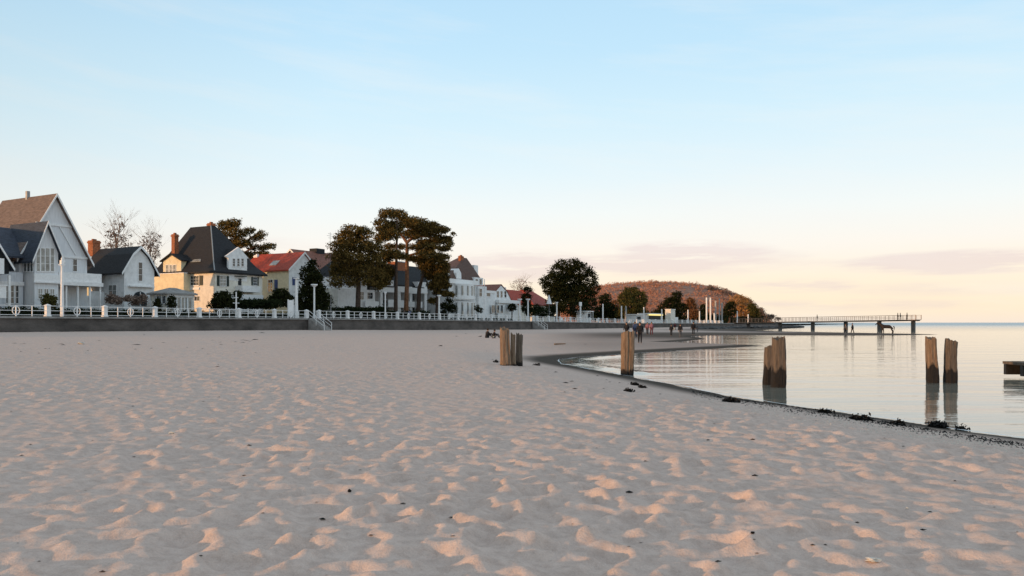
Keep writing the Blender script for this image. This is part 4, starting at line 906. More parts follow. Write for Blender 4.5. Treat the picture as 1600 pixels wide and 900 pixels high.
# bushes and hedges before the villas
tree(345, 8.8, [(344,466,14,12),(352,472,14,9),(336,476,10,8)], 'round dark bush at the right corner of the yellow villa', DARKL, 5000, .16, name='shrub', cat='shrub', seed=15)
tree(441, 8.8, [(440,462,13,11),(448,470,12,10),(430,470,9,9)], 'round dark bush below the blue shutter of the red roofed house', DARKL, 5000, .16, name='shrub', cat='shrub', seed=16)
tree(395, 8.6, [(q, 475, 12, 7) for q in range(366, 432, 9)], 'trimmed dark hedge before the terrace of the yellow villa', HEDGE, 8000, .15, name='hedge', cat='hedge', seed=17, dy=.15)
tree(375, 12.3, [(374,461,5,6)], 'small dark round shrub under the arched balcony door', DARKL, 900, .14, name='shrub', cat='shrub', seed=18)
tree(555, 9.4, [(q, 486+2*math.sin(q), 12, 4.5) for q in range(525, 600, 10)], 'dark undergrowth hedge below the left pine', HEDGE, 7000, .17, name='hedge', cat='hedge', seed=19, dy=.15)
tree(176, 10, [(172,467,9,8),(183,470,7,6),(196,466,6,5)], 'thin grey brown bush by the wall of the slate cottage', PALET, 1600, .14, name='shrub', cat='shrub', seed=20, shell=.2)
tree(215, 10, [(214,470,8,7),(222,466,5,5)], 'brownish bush before the arched door of the slate cottage', PALET, 1200, .14, name='shrub', cat='shrub', seed=21, shell=.2)
for px, top, w, lab in [(72, 459, 4, 'left small potted cypress before the gabled villa'), (82, 461, 4.5, 'right small potted cypress before the gabled villa'), (246, 467, 5, 'left dark cone shrub before the glazed pavilion'), (268, 461, 6, 'right taller cone shrub before the glazed pavilion')]:
    tree(px, 8.2, [(px, top+3, w*.35, 3), (px, top+8, w*.7, 5), (px, top+15, w, 7)], lab, OLIVE if px < 100 else DARKL, 900, .12, name='cone_shrub', cat='shrub', seed=int(px), dy=.1)
tree(745, 8.4, [(745,481,5,5),(750,485,5,4)], 'small dark shrub beside the flagpole', DARKL, 700, .14, name='shrub', cat='shrub', seed=22)
tree(800, 9.5, [(800,480,7,6)], 'round clipped shrub before the curved gable house', DARKL, 1500, .14, [[(800,497,1),(800,482,.8)]], name='clipped_shrub', cat='shrub', seed=23)
tree(824, 10, [(824,453,7,5),(822,466,8,9),(823,480,9,10),(828,488,8,8)], 'dark narrow cypress between the long red house and the sunlit roof', DARKL, 4500, .18, name='cypress_tree', seed=24)
tree(850, 12, [(845,488,12,8),(862,486,10,9),(838,482,8,7)], 'dark hedge mass under the sunlit red roof', HEDGE, 3500, .2, name='hedge', cat='hedge', seed=25)
# low garden hedges and walls behind the railing, left
def hedge_run(pa, pb, n, hgt, label, count, seed):
    sa_, sb_ = S_of(pa, n), S_of(pb, n); b = W3(sa_, n, gz(sa_)); root = empty('hedge', b, RZ, label, 'hedge'); L = sb_-sa_
    k = max(2, int(L/1.2)); leaves('foliage', [(L*(i+.5)/k, 0, hgt*.5, .85, .42, hgt*.55) for i in range(k)], count, .12, HEDGE, root, seed, shell=.3)
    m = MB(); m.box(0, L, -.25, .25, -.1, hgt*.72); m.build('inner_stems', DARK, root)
hedge_run(-40, 62, 7.7, .95, 'low dark hedge behind the railing before the gabled villa', 5000, 31)
hedge_run(64, 150, 7.7, .85, 'low dark hedge behind the railing below the veranda', 5000, 32)
hedge_run(152, 236, 7.7, .85, 'low dark hedge behind the railing before the slate cottage', 5000, 33)
hedge_run(238, 345, 7.7, .85, 'low dark hedge behind the railing before the glazed pavilion', 5500, 34)
hedge_run(346, 470, 7.7, .8, 'low dark hedge behind the railing before the yellow villa', 5500, 35)
hedge_run(472, 700, 7.7, .9, 'long low dark hedge behind the railing beneath the pines', 8000, 36)
hedge_run(700, 800, 7.7, .5, 'low clipped hedge behind the railing before the round-bayed villa', 4000, 37)
# trees to the right
tree(893, 12, [(890,414,24,11),(878,424,22,14),(905,424,24,14),(868,440,22,16),(892,440,28,18),(918,438,18,15),(862,452,15,12),(925,452,15,12),(880,460,26,16),(906,462,26,16),(870,474,18,14),(896,480,28,14),(920,476,16,14),(850,440,8,8),(896,458,22,18),(885,440,16,14),(872,452,16,14)],
     'large round dark evergreen tree in the middle, apart from the houses', DARKL, 42000, .24, [[(895,500,5),(894,450,4)],[(872,500,3),(874,460,2)]], BARK, 'evergreen_tree', 41)
tree(945, 14, [(945,470,10,12),(950,484,14,11),(938,488,10,9)], 'dark conifer at the right shoulder of the round evergreen', DARKL, 5000, .28, [[(947,503,2),(946,470,1)]], name='conifer_tree', seed=42)
tree(958, 26, [(957,480,10,12),(962,490,10,9)], 'amber brown tree between dark conifer and olive tree', RUSSET, 2500, .3, [[(957,503,1.5),(957,475,.8)]], name='autumn_tree', seed=43)
tree(987, 12, [(987,456,14,8),(979,468,14,12),(996,468,14,13),(986,480,20,14),(1000,484,10,11),(974,486,9,10)], 'olive green round tree before the russet hill', OLIVE, 9000, .34, [[(987,504,2.5),(987,465,1.5)]], name='round_tree', seed=44)
tree(1052, 16, [(1056,464,9,8),(1050,474,15,9),(1040,482,14,9),(1060,484,13,11),(1030,490,10,7),(1046,492,18,8)], 'broad dark evergreen before the russet hill, behind the lit kiosk', DARKL, 8000, .38, [[(1050,504,2.5),(1052,470,1.5)]], name='evergreen_tree', seed=45)
tree(1080, 16, [(1079,470,6,5),(1080,480,10,9),(1082,490,9,8)], 'brownish slim tree right of the broad dark evergreen', RUSSET, 3000, .36, [[(1080,505,2),(1080,470,1)]], name='autumn_tree', seed=46)
tree(1100, 24, [(1099,482,6,7),(1098,492,9,8)], 'small black conifer behind the tall stelae', DARKL, 2200, .36, name='conifer_tree', seed=47)
tree(1140, 20, [(1143,477,8,6),(1140,486,11,9),(1136,492,9,7)], 'dark leafy tree right of the tall stelae', DARKL, 3000, .42, [[(1140,505,2),(1141,478,1)]], name='evergreen_tree', seed=48)
tree(1158, 34, [(1150,470,16,9),(1166,474,12,9),(1158,486,14,10),(1172,488,10,8)], 'glowing amber tree at the right end of the wood', AMBER, 4500, .5, [[(1158,505,2.5),(1158,470,1.2)]], name='autumn_tree', seed=49)
tree(1176, 22, [(1175,480,7,6),(1178,489,9,8)], 'dark green tree at the last lamp posts', OLIVE, 2600, .46, [[(1177,505,2),(1176,478,1)]], name='evergreen_tree', seed=50)
tree(1190, 34, [(1189,486,6,6),(1194,494,8,6)], 'pale bare bushy tree at the very end of the shore wood', PALET, 1600, .4, [[(1190,505,1.6),(1190,484,.6)]], name='bare_tree', seed=51, shell=.2)
tree(1206, 40, [(1206,495,8,4.5),(1214,498,5,3)], 'small pale far bush behind the start of the pier', PALET, 1200, .5, name='shrub', cat='shrub', seed=52, shell=.2)
# undergrowth closing the row behind the railing
for pa, pb, py, sd_ in ((905, 1030, 494, 61), (1030, 1130, 498, 62), (1110, 1200, 500, 63)):
    tree((pa+pb)/2, 18, [(q, py, 9, 6) for q in range(pa, pb, 9)], 'dark low shrubbery behind the far railing, stretch %s' % {61: 'under the olive tree', 62: 'under the broad dark evergreen', 63: 'right of the stelae'}[sd_], HEDGE, 5000, .4, name='shrubbery', cat='shrub', seed=sd_, dy=.2)

# ------------------------------------------------------------------ the wooded hill
hx = np.linspace(0, 1, 90); HP = [(880, 486), (905, 462), (930, 447), (960, 441), (1000, 438.5), (1040, 438), (1075, 440), (1110, 444), (1130, 450), (1150, 457), (1166, 466), (1180, 479), (1190, 491), (1197, 501), (1206, 503)]
Yh = 760.0; V = []; Fc = []; pxs = np.linspace(870, 1208, 70); top = np.interp(pxs, [a for a, b in HP], [b for a, b in HP]); top = np.where(pxs < 880, 490, top)
depths = [(-170, 0.0), (-120, .38), (-75, .66), (-35, .88), (0, 1.0), (60, .96), (160, .5), (260, 0)]
for px, tp in zip(pxs, top):
    H = Zat(tp+3, Yh)
    for dy_, q_ in depths: yy = Yh+dy_; V.append((Xat(px, Yh)*min(1, yy/Yh), yy, max(1.2, 1.2+(H-1.2)*q_)))
nd = len(depths)
for i_ in range(len(pxs)-1):
    for k_ in range(nd-1): a = i_*nd+k_; Fc.append((a, a+nd, a+nd+1, a+1))
HILLG = M('leaf_litter_ground', (.34, .19, .135), .95, .3, .05, .3, .5)
tag(meshobj('hill', V, Fc, HILLG, smooth=True), kind='structure')
r = np.random.default_rng(77); cnt = 1300; B = []
for i_ in range(cnt):
    px = r.uniform(884, 1200); tp = np.interp(px, [a for a, b in HP], [b for a, b in HP]); dy_ = r.uniform(-165, 40); q_ = np.interp(dy_, [d for d, _ in depths], [q for _, q in depths]); H = Zat(tp+3, Yh)
    rr_ = r.uniform(4.5, 8.5); z = 1.2+(H-1.2)*q_; B.append((Xat(px, Yh)*min(1, (Yh+dy_)/Yh), Yh+dy_, z-1.8, rr_, rr_, rr_*r.uniform(.45, .6)))
wood = leaves('hill_wood', B, 270000, .5, HILLW, None, 78, shell=.7, up=.8); tag(wood, kind='stuff')
# a few taller pale bare crowns on the crest
Bc = [(Xat(px, Yh-40), Yh-40, Zat(py, Yh-40), rx, rx, rx*.8) for px, py, rx in ((1118,456,5),(1127,459,5),(1110,451,4),(1136,463,5))]
tag(leaves('crest_bare_crowns', Bc, 5000, .6, PALET, None, 79, shell=.2), kind='stuff')

# ------------------------------------------------------------------ kiosks beyond the evergreen tree
def kiosk(px, n, w, ztop, label, lit=False, name='beach_kiosk', d=3.0):
    f = Fr(px, n); r_ = f.root(name, label, 'kiosk'); x1, z1 = f.y(px+w, ztop)
    part(r_, 'body', WHITE, .1, x1-.1, 0, d, -.1, z1-.35); part(r_, 'roof', WHITE2, -.3, x1+.3, -.6, d+.3, z1-.25, z1)
    part(r_, 'opening', DARK, .6, x1-.6, -.05, -.004, z1*.35, z1-.75); part(r_, 'counter', WHITE2, .4, x1-.4, -.35, -.005, z1*.28, z1*.34)
    for a_ in (-.15, x1+.05): part(r_, 'post', WHITE2, a_, a_+.12, -.5, -.38, 0, z1-.254)
    if lit: part(r_, 'lit_canopy_sign', LITB, .0, x1, -.66, -.604, z1-.75, z1-.30)
    return r_
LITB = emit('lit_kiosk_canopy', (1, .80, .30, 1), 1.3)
kiosk(1011, 5, 22, 490, 'long white kiosk with glowing yellow canopy above the walkers', True)
kiosk(993, 5, 9, 491, 'small white kiosk left of the glowing one')
kiosk(916, 6, 8, 486, 'small white stall under the right side of the round evergreen', name='beach_stall')
f = Fr(907, 3); r_ = f.root('sign_pylon', 'white pylon with square head under the round evergreen tree', 'sign'); zz = f.y(907, 472)[1]
part(r_, 'shaft', WHITE2, -.15, .15, -.15, .15, 0, zz); part(r_, 'head', WHITE2, -.5, .5, -.18, .18, zz-1.0, zz+.003)
f = Fr(1048, 3.5); r_ = f.root('pale_tower', 'pale square tower block beside the lit kiosk, taller than the railing', 'tower'); (x1, zz) = f.y(1055, 484)
part(r_, 'shaft', CREAM, 0, x1, 0, 2, 0, zz); part(r_, 'cap', WHITE2, -.15, x1+.15, -.15, 2.15, zz+.003, zz+.2); part(r_, 'low_wall', WHITE, x1+.003, x1*1.8, .2, 1.6, 0, zz*.45)
f = Fr(858, 9); r_ = f.root('garden_parasol', 'closed looking pale pointed parasol beside the sunlit red roof', 'parasol'); zt_, ze_ = f.y(858, 461)[1], f.y(858, 475)[1]
m = MB(); m.tube((0, 0, 0), (0, 0, zt_-.2), .06, .05, 6); m.build('pole', STEEL, r_); m = MB(); m.tube((0, 0, ze_), (0, 0, zt_), .75, .06, 8); m.build('canopy', WHITE2, r_)
for px, lab in ((878, 'white bench seat under the left part of the round evergreen'), (936, 'white bench seat at the right part of the round evergreen')):
    f = Fr(px, 6); r_ = f.root('bench', lab, 'bench'); part(r_, 'seat', WHITE2, -1, 1, -.3, .3, .42, .5); part(r_, 'backrest', WHITE2, -1, 1, .303, .36, .55, 1.1)
    for a_ in (-.8, .7): part(r_, 'leg', WHITE2, a_, a_+.1, -.2, .3, 0, .417)

# ------------------------------------------------------------------ pier
A = Vector((Xat(1150, 232), 232, 0)); Bp = Vector((Xat(1435, 190), 190, 0)); dr_ = (Bp-A); Lp = dr_.length; pr = empty('pier', (A.x, A.y, 0), math.atan2(dr_.y, dr_.x), 'long low pier on square piles reaching out over the water', 'pier')
zA, zB = Zat(504.0, 232), Zat(499.2, 190)
zd = lambda x: zA+(zB-zA)*min(1, x/Lp)**.8
segs = 24
for k_ in range(segs):
    x0, x1 = Lp*k_/segs, Lp*(k_+1)/segs; z0, z1 = zd(x0), zd(x1); m = MB()
    m.slab([(x0, -1.6, z0), (x1-.03, -1.6, z1), (x1-.03, 1.6, z1), (x0, 1.6, z0)], .16); o_ = m.build('deck_section', PIERM, pr)
    for y_ in (-1.5, 1.5):
        m = MB(); 
        for hh_ in (.35, .7, 1.08): m.tube((x0, y_, z0+hh_), (x1-.0, y_, z1+hh_), .035 if hh_ > 1 else .02, n=5)
        m.tube((x0, y_, z0), (x0, y_, z0+1.1), .05, n=6); m.tube(((x0+x1)/2, y_, (z0+z1)/2), ((x0+x1)/2, y_, (z0+z1)/2+1.1), .035, n=6)
        if k_ == segs-1: m.tube((x1, y_, z1), (x1, y_, z1+1.15), .08, n=6)
        m.build('railing', PIERM, o_)
m = MB(); m.slab([(0, -.9, zA-.165), (Lp, -.9, zB-.165), (Lp, -.5, zB-.165), (0, -.5, zA-.165)], .2); m.slab([(0, .5, zA-.165), (Lp, .5, zB-.165), (Lp, .9, zB-.165), (0, .9, zA-.165)], .2); m.build('girder', PIERP, pr)
for px in (1169.5, 1219, 1270, 1321.5, 1374, 1427):
    k = (px-800)/FPX; d_ = dr_.normalized(); x_ = (k*A.y-A.x)/(d_.x-k*d_.y); m = MB()
    m.box(x_-.38, x_+.38, -.4, .4, -1.5, zd(x_)-.40)
    m.box(x_-.56, x_+.56, -1.6, 1.6, zd(x_)-.40, zd(x_)-.2); m.build('pile', PIERP, pr)

# ------------------------------------------------------------------ weathered wooden piles
def pile(px, py_top, py_base, wpx, label, wet=0.0, tilt=0.0, mat=WOOD, seed=1, on='sand', group='weathered wooden piles of the old groyne', square=.5, splits=2, dist=None):
    b = sand_at(px, py_base) if on == 'sand' else water_at(px, py_base)
    if dist: b = Vector((Xat(px, dist), dist, 0))
    h = (py_base-py_top)/FPX*b.y; w = wpx*.93/FPX*b.y/2; r = random.Random(seed)
    root = empty('wooden_pile', (b.x, b.y, b.z), r.uniform(-.3, .3), label, 'pile', group)
    k = 28; zs = [-.8, -.25, 0]+[h*i/14 for i in range(1, 15)]; pr_ = []
    cr = [(r.uniform(0, 6.28), r.uniform(.06, .15), r.uniform(.05, .09)) for _ in range(splits+3)]
    for i in range(k):
        a = 2*math.pi*i/k; q_ = 1/max(abs(math.cos(a)), abs(math.sin(a)))**square; rad_ = q_*r.uniform(.95, 1.05)
        for c_, dp, wd in cr: rad_ -= dp*math.exp(-(((a-c_+math.pi) % (2*math.pi)-math.pi)/wd)**2)
        pr_.append((a, rad_*.95))
    V = []; taper = lambda z: 1+.05*math.sin(z*2.1+seed)-.04*z/h+(.05*math.exp(-abs(z-h*.1)*6))
    for z in zs:
        for a, q_ in pr_:
            rr_ = w*q_*taper(z)*(1+.025*math.sin(9*a+z*5)+.02*r.uniform(-1, 1)); top_ = (r.uniform(-.06, .03)+.05*math.cos(a-seed) if z >= h-1e-6 else 0)
            V.append((rr_*math.cos(a)+tilt*z+.02*math.sin(z*2+seed), rr_*math.sin(a), z+top_))
    n_ = len(zs); Fc = [(j_*k+i, j_*k+(i+1) % k, (j_+1)*k+(i+1) % k, (j_+1)*k+i) for j_ in range(n_-1) for i in range(k)]
    V.append((tilt*h, 0, h-.05)); c = len(V)-1; Fc += [((n_-1)*k+i, (n_-1)*k+(i+1) % k, c) for i in range(k)]
    o_ = meshobj('shaft', V, Fc, {id(WOOD): PILE_A, id(GREYWOOD): PILE_B}[id(mat)], root)
    at_ = o_.data.attributes.new('wet', 'FLOAT', 'POINT'); at_.data.foreach_set('value', [min(1, max(0, .5+(wet*h*(1+.16*math.sin(i_*.9+seed))-v[2])*4)) for i_, v in enumerate(V)])
    return root
pile(789, 513, 571, 17, 'tall split orange brown pile, highest of the three by the shore tip', wet=.0, seed=2, mat=WOOD, splits=3, square=.7)
pile(802, 522, 571.5, 9, 'slim middle pile pressed between its taller and thicker neighbours', wet=.03, seed=3, mat=WOOD, splits=2, tilt=.01)
pile(812, 523, 572, 12, 'shorter grey brown pile at the right of the group of three', wet=.12, seed=4, mat=GREYWOOD, splits=2, square=.6)
pile(981, 519, 587, 22, 'single thick cracked pile standing at the water line before the walkers', wet=.13, seed=5, mat=WOOD, splits=4, square=.6, tilt=-.01)
pile(1199, 540, 601, 15, 'lower leaning dark pile behind the thick one in the water', wet=.45, seed=6, mat=GREYWOOD, on='water', tilt=.04)
pile(1215.5, 527, 605, 22, 'thick grey pile in the inlet with black wet foot, left water pair', wet=.36, seed=7, mat=GREYWOOD, on='water', tilt=.02, square=.8)
pile(1456, 527, 598, 17, 'left pile of the far right pair, brown with black foot', wet=.38, seed=8, mat=WOOD, on='water', tilt=-.01, square=.8)
pile(1484.5, 531, 598, 18, 'right pile of the far right pair, greyer and slightly leaning', wet=.30, seed=9, mat=GREYWOOD, on='water', tilt=.045, square=.9)

# jetty at the right edge
dY = CZ*FPX/(592-HOR); jr = empty('jetty', (Xat(1567, dY)+.68, dY, 0), R(-3), 'low dark timber jetty entering at the right picture edge', 'jetty')
ztp = Zat(567, dY)
for k_ in range(14):
    m = MB(); m.box(k_*.30+.01, k_*.30+.285, -.1, 1.2, ztp-.09+.004*(k_ % 3), ztp+.004*(k_ % 2)); m.build('plank', GREYWOOD, jr)
m = MB(); m.box(.02, 4.2, .05, .2, ztp-.46, ztp-.095); m.box(.02, 4.2, 1.0, 1.15, ztp-.46, ztp-.095); m.build('beam', WETWOOD, jr)
for k_ in range(9): m = MB(); m.tube((.2+k_*.46, .22+.02*(k_ % 2), -.5 if k_ > 2 else ztp-.42), (.2+k_*.46, .22, ztp-.1), .055, n=7); m.build('support', WETWOOD, jr)

# ------------------------------------------------------------------ groyne rocks, seaweed, shells and scraps
def lump_mesh(seed, flat=.5, sub=2, rough=.28):
    bm = bmesh.new(); bmesh.ops.create_icosphere(bm, subdivisions=sub, radius=1); r = random.Random(seed)
    for v in bm.verts: v.co *= 1+r.uniform(-rough, rough); v.co.z *= flat
    me = bpy.data.meshes.new('rock'); bm.to_mesh(me); bm.free(); return me
rm = [lump_mesh(i) for i in range(5)]
for me in rm: me.materials.append(ROCK)
rr = random.Random(3)
V = []; Fc = []
for i_ in range(620):
    px = rr.uniform(1085, 1252); t_ = (px-1085)/167; py = 515.0-3.2*t_+rr.uniform(-2.6, 1.0)*(1-t_*.7); b = water_at(px, max(py, 508)); s_ = rr.uniform(.4, 1.25); me = rm[i_ % 5]; base = len(V); c, s2 = math.cos(i_), math.sin(i_)
    for v in me.vertices: V.append((b.x+(v.co.x*c-v.co.y*s2)*s_, b.y+(v.co.x*s2+v.co.y*c)*s_, .16+v.co.z*s_*.8))
    Fc += [tuple(base+q for q in p.vertices) for p in me.polygons]
tag(meshobj('groyne_rocks', V, Fc, ROCK), kind='stuff')

def weed(px, py, w, h, label, seed, count=420, d=None, cat='seaweed', group='clumps of dark seaweed at the water line'):
    b = sand_at(px, py); k = b.y/FPX; W_ = w*k/2*.8; H_ = h*k*.7; root = empty('seaweed_clump', b, 0, label, cat, group)
    me = lump_mesh(seed, .6, 3, .3); me.materials.append(WEED); o_ = bpy.data.objects.new('heap', me); C.objects.link(o_); o_.parent = root; o_.scale = (W_*.85, max(W_*.45, .07), H_*.9)
    leaves('fronds', [(0, 0, H_*.25, W_, max(W_*.5, .08), H_*.7)], count, .035, WEED, root, seed, shell=.5); return root
weed(1465, 668, 32, 10, 'largest dark seaweed mound at the water line below the right pair of piles', 1, 900)
weed(1345, 656, 40, 5, 'long flat dark weed streak left of the largest mound', 2, 700)
weed(1500, 672, 12, 4, 'small weed lump just right of the largest mound', 3, 200)
weed(1140, 628, 30, 4, 'flat weed streak on the wet sand below the left water pair', 4, 500)
weed(992, 602, 11, 4, 'upper dark weed scrap below the single thick pile', 5, 250)
weed(983, 612, 8, 4, 'lower black weed lump below the single thick pile', 6, 200)
weed(1003, 606, 8, 3, 'thin weed scrap right of the other two below the thick pile', 7, 150)
weed(1050, 594, 24, 3, 'weed strip at the water edge right of the thick pile', 8, 300)
weed(838, 571, 12, 3, 'weed scrap right of the group of three piles', 9, 150)
weed(776, 566, 7, 4, 'brown weed lump at the left foot of the tall split pile', 10, 150)
weed(1290, 645, 22, 3, 'thin weed line at the water edge between the pile pairs', 11, 300)
weed(1405, 664, 26, 3, 'flat weed strip just left of the largest mound', 12, 300)
weed(750, 526, 9, 1.6, 'dark flat scrap left of the seated pair', 13, 60)
weed(688, 541, 8, 1.8, 'dark scrap on the sand left of the seated pair and nearer', 14, 60)
# drift wrack scraps strewn over the dry sand, far too many to count
rr = random.Random(11); V = []; Fc = []
def scrap(b, s_, h_):
    base = len(V); k = rr.randint(5, 7); a0 = rr.uniform(0, 6.28)
    for i_ in range(k):
        a = a0+2*math.pi*i_/k; q_ = rr.uniform(.5, 1.2); V.append((b.x+s_*q_*math.cos(a)*1.3, b.y+s_*q_*math.sin(a)*.6, b.z+.004))
    V.append((b.x, b.y, b.z+h_)); Fc.extend([(base+i_, base+(i_+1) % k, base+k) for i_ in range(k)])
spots = [(rr.uniform(10, 330), rr.gauss(545, 6)) for _ in range(34)]+[(rr.uniform(0, 1600), 520+380*rr.random()**1.5) for _ in range(110)]+[(rr.uniform(330, 400), rr.gauss(534, 2)) for _ in range(16)]+[(rr.uniform(840, 1040), rr.uniform(575, 620)) for _ in range(25)]
PX = np.array([a for a, b in spots]); PY = np.array([b for a, b in spots])
Ys = np.exp(np.linspace(math.log(3.2), math.log(130), 700))
for px, py in spots:
    if py > 520 and not (px > 1100 and py < 650+0*px):
        Zs_ = None; k = (px-800)/FPX; b = None
        z, dw_ = terrain(k*Ys, Ys); line = CZ-(py-HOR)/FPX*Ys; hit = np.where(line <= z)[0]
        if len(hit) and dw_[hit[0]] > .4: Yq = Ys[hit[0]]; b = Vector((k*Yq, Yq, z[hit[0]])); sz = rr.uniform(.15, .75)+.5*(rr.random() < .12); scrap(b, (.012+.0022*Yq)*sz if Yq < 45 else .16*sz*1.5, (.01+.0005*Yq)*sz)
tag(meshobj('drift_scraps', V, Fc, WEED), kind='stuff')
# shell and pebble grit towards the lower right water line
V = []; Fc = []; V2 = []; F2 = []
def bits(n_, fn, VV, FF, s0, s1):
    P = [fn() for _ in range(n_)]; Xs = np.array([p_[0] for p_ in P]); Y_ = np.array([p_[1] for p_ in P]); z, dw_ = terrain(Xs, Y_)
    for x, y, zz, d_ in zip(Xs, Y_, z, dw_):
        if d_ < .12: continue
        s_ = rr.uniform(s0, s1)*(1+y*.02); base = len(VV); a = rr.uniform(0, 6.28)
        for i_ in range(4): VV.append((x+s_*math.cos(a+i_*1.57)*rr.uniform(.7, 1.2), y+s_*math.sin(a+i_*1.57)*.8, zz-.002))
        VV.append((x, y, zz+s_*.8)); FF.extend([(base+i_, base+(i_+1) % 4, base+4) for i_ in range(4)])
def patchy(fn):
    def f_():
        while True:
            x, y = fn()
            if .5+.5*math.sin(x*3.1+y*1.7)*math.sin(x*.9-y*.6+1) > rr.random()*1.1: return (x, y)
    return f_
PEB = M('dark_pebble', (.10, .09, .085), .6, .3, 20)
def near_edge(lo, hi):
    def f_():
        px = rr.uniform(1080, 1640); py = np.interp(px, [a for a, b in sorted(shore_px[:12])], [b for a, b in sorted(shore_px[:12])])+rr.uniform(lo, hi)+(px-1080)*.03; Yq = (CZ-.10)*FPX/(py-HOR); return ((px-800)/FPX*Yq, Yq)
    return f_
bits(2600, near_edge(4, 42), V, Fc, .005, .013); bits(500, near_edge(-2, 20), V2, F2, .006, .016)
bits(420, lambda: (lambda px, py: ((px-800)/FPX*1.55*FPX/(py-HOR), 1.55*FPX/(py-HOR)))(rr.uniform(0, 1600), 560+340*rr.random()), V, Fc, .003, .007)
V3 = []; F3 = []; bits(600, near_edge(-1, 16), V3, F3, .005, .016); bits(900, patchy(near_edge(-2, 9)), V3, F3, .006, .022); tag(meshobj('weed_wrack', V3, F3, WEED), kind='stuff')
tag(meshobj('shell_grit', V, Fc, SHELL), kind='stuff'); tag(meshobj('dark_pebbles', V2, F2, PEB), kind='stuff')
def clump_obj(px, py, w, h, name, label, cat, mat, seed):
    b = sand_at(px, py); k = b.y/FPX; me = lump_mesh(seed, .8, 2, .35); me.materials.append(mat); o_ = bpy.data.objects.new(name, me); C.objects.link(o_); o_.location = b+Vector((0, 0, h*k*.3)); o_.scale = (w*k/2, w*k/3, h*k/2); return tag(o_, label, cat)
clump_obj(1364, 879, 22, 8, 'shell', 'pale broken shell lying in the sand at the lower right', 'shell', SHELL, 5)
clump_obj(1417, 796, 5, 4, 'shell', 'tiny bright white shell on a lit sand ridge at right', 'shell', SHELL, 6)
clump_obj(268, 678, 10, 6, 'pale_scrap', 'pale scrap lying on the sand, nearer one at left', 'litter', SHELL, 7)  # pale lumps added for whitish marks of unclear nature
clump_obj(126, 538, 10, 5, 'pale_scrap', 'pale scrap lying on the sand near the wall at far left', 'litter', SHELL, 8)
clump_obj(1176, 835, 7, 5, 'pebble', 'small black pebble on a lit ridge, lower right', 'stone', WEED, 9)
clump_obj(546, 769, 6, 6, 'pebble', 'small black pebble on the sand, lower middle left', 'stone', WEED, 10)
b = sand_at(875, 539.5); k = b.y/FPX; m = MB(); m.tube((b.x-9*k, b.y, b.z+.08), (b.x+9*k, b.y+.3, b.z+.10), .06, .04, 6); tag(m.build('driftwood_stick', WOOD), 'thin reddish driftwood stick lying flat behind the group of three piles', 'driftwood')

# ------------------------------------------------------------------ people
def mk(name, col, rough=.85): return M(name, col, rough, .12, 6, .2)
SKIN = mk('skin', (.50, .30, .21)); BLACKC = mk('black_cloth', (.015, .015, .018)); NAVY = mk('navy_cloth', (.02, .025, .06)); PINKC = mk('pink_cloth', (.30, .14, .17)); BLUEC = mk('blue_cloth', (.09, .11, .19)); GREYC = mk('grey_cloth', (.11, .11, .12)); REDC = mk('dark_red_cloth', (.10, .02, .03)); HAIR = mk('dark_hair', (.03, .02, .015)); BAG = mk('pale_bag', (.45, .44, .42))
def skin_mesh(name, pts, edges, radii, sub=1, root=0):
    me = bpy.data.meshes.new(name); me.from_pydata(pts, edges, []); o_ = bpy.data.objects.new(name, me); C.objects.link(o_)
    md = o_.modifiers.new('skin', 'SKIN'); md.use_smooth_shade = True
    for i_, v in enumerate(me.skin_vertices[0].data): v.radius = (radii[i_][0], radii[i_][1]) if isinstance(radii[i_], tuple) else (radii[i_], radii[i_]); v.use_root = (i_ == root)
    if sub: s_ = o_.modifiers.new('sub', 'SUBSURF'); s_.levels = sub; s_.render_levels = sub
    dg = bpy.context.evaluated_depsgraph_get(); me2 = bpy.data.meshes.new_from_object(o_.evaluated_get(dg)); me2.name = name
    bpy.data.objects.remove(o_, do_unlink=True); return me2
def figure(pose):
    """joint table (x right, y forward, z up) for a 1.72 m person"""
    if pose == 'sit':
        J = dict(pelvis=(0, 0, .12), waist=(0, -.02, .28), chest=(0, .03, .48), neck=(0, .08, .62), head=(0, .11, .72), crown=(0, .10, .82),
                 hipL=(-.10, .02, .12), kneeL=(-.17, .36, .46), ankL=(-.14, .56, .08), toeL=(-.15, .72, .04), hipR=(.10, .02, .12), kneeR=(.15, .40, .42), ankR=(.15, .62, .08), toeR=(.16, .78, .04),
                 shL=(-.18, .04, .54), elL=(-.24, .20, .34), wrL=(-.12, .38, .42), shR=(.18, .04, .54), elR=(.24, .20, .34), wrR=(.10, .40, .40))
    else:
        st_ = {'walk': .26, 'stand': .03, 'walk2': -.22}[pose]; a_ = st_*.7
        J = dict(pelvis=(0, 0, .93), waist=(0, 0, 1.08), chest=(0, .0, 1.30), neck=(0, .01, 1.46), head=(0, .03, 1.56), crown=(0, .02, 1.67),
                 hipL=(-.09, 0, .90), kneeL=(-.10, st_*.55+.03, .50), ankL=(-.10, st_, .09), toeL=(-.11, st_+.17, .04), hipR=(.09, 0, .90), kneeR=(.10, -st_*.35+.04, .50), ankR=(.10, -st_, .10), toeR=(.11, -st_+.17, .04),
                 shL=(-.19, 0, 1.39), elL=(-.25, -a_*.5, 1.12), wrL=(-.24, -a_+.08, .88), shR=(.19, 0, 1.39), elR=(.25, a_*.4, 1.12), wrR=(.24, a_+.08, .88))
    return J
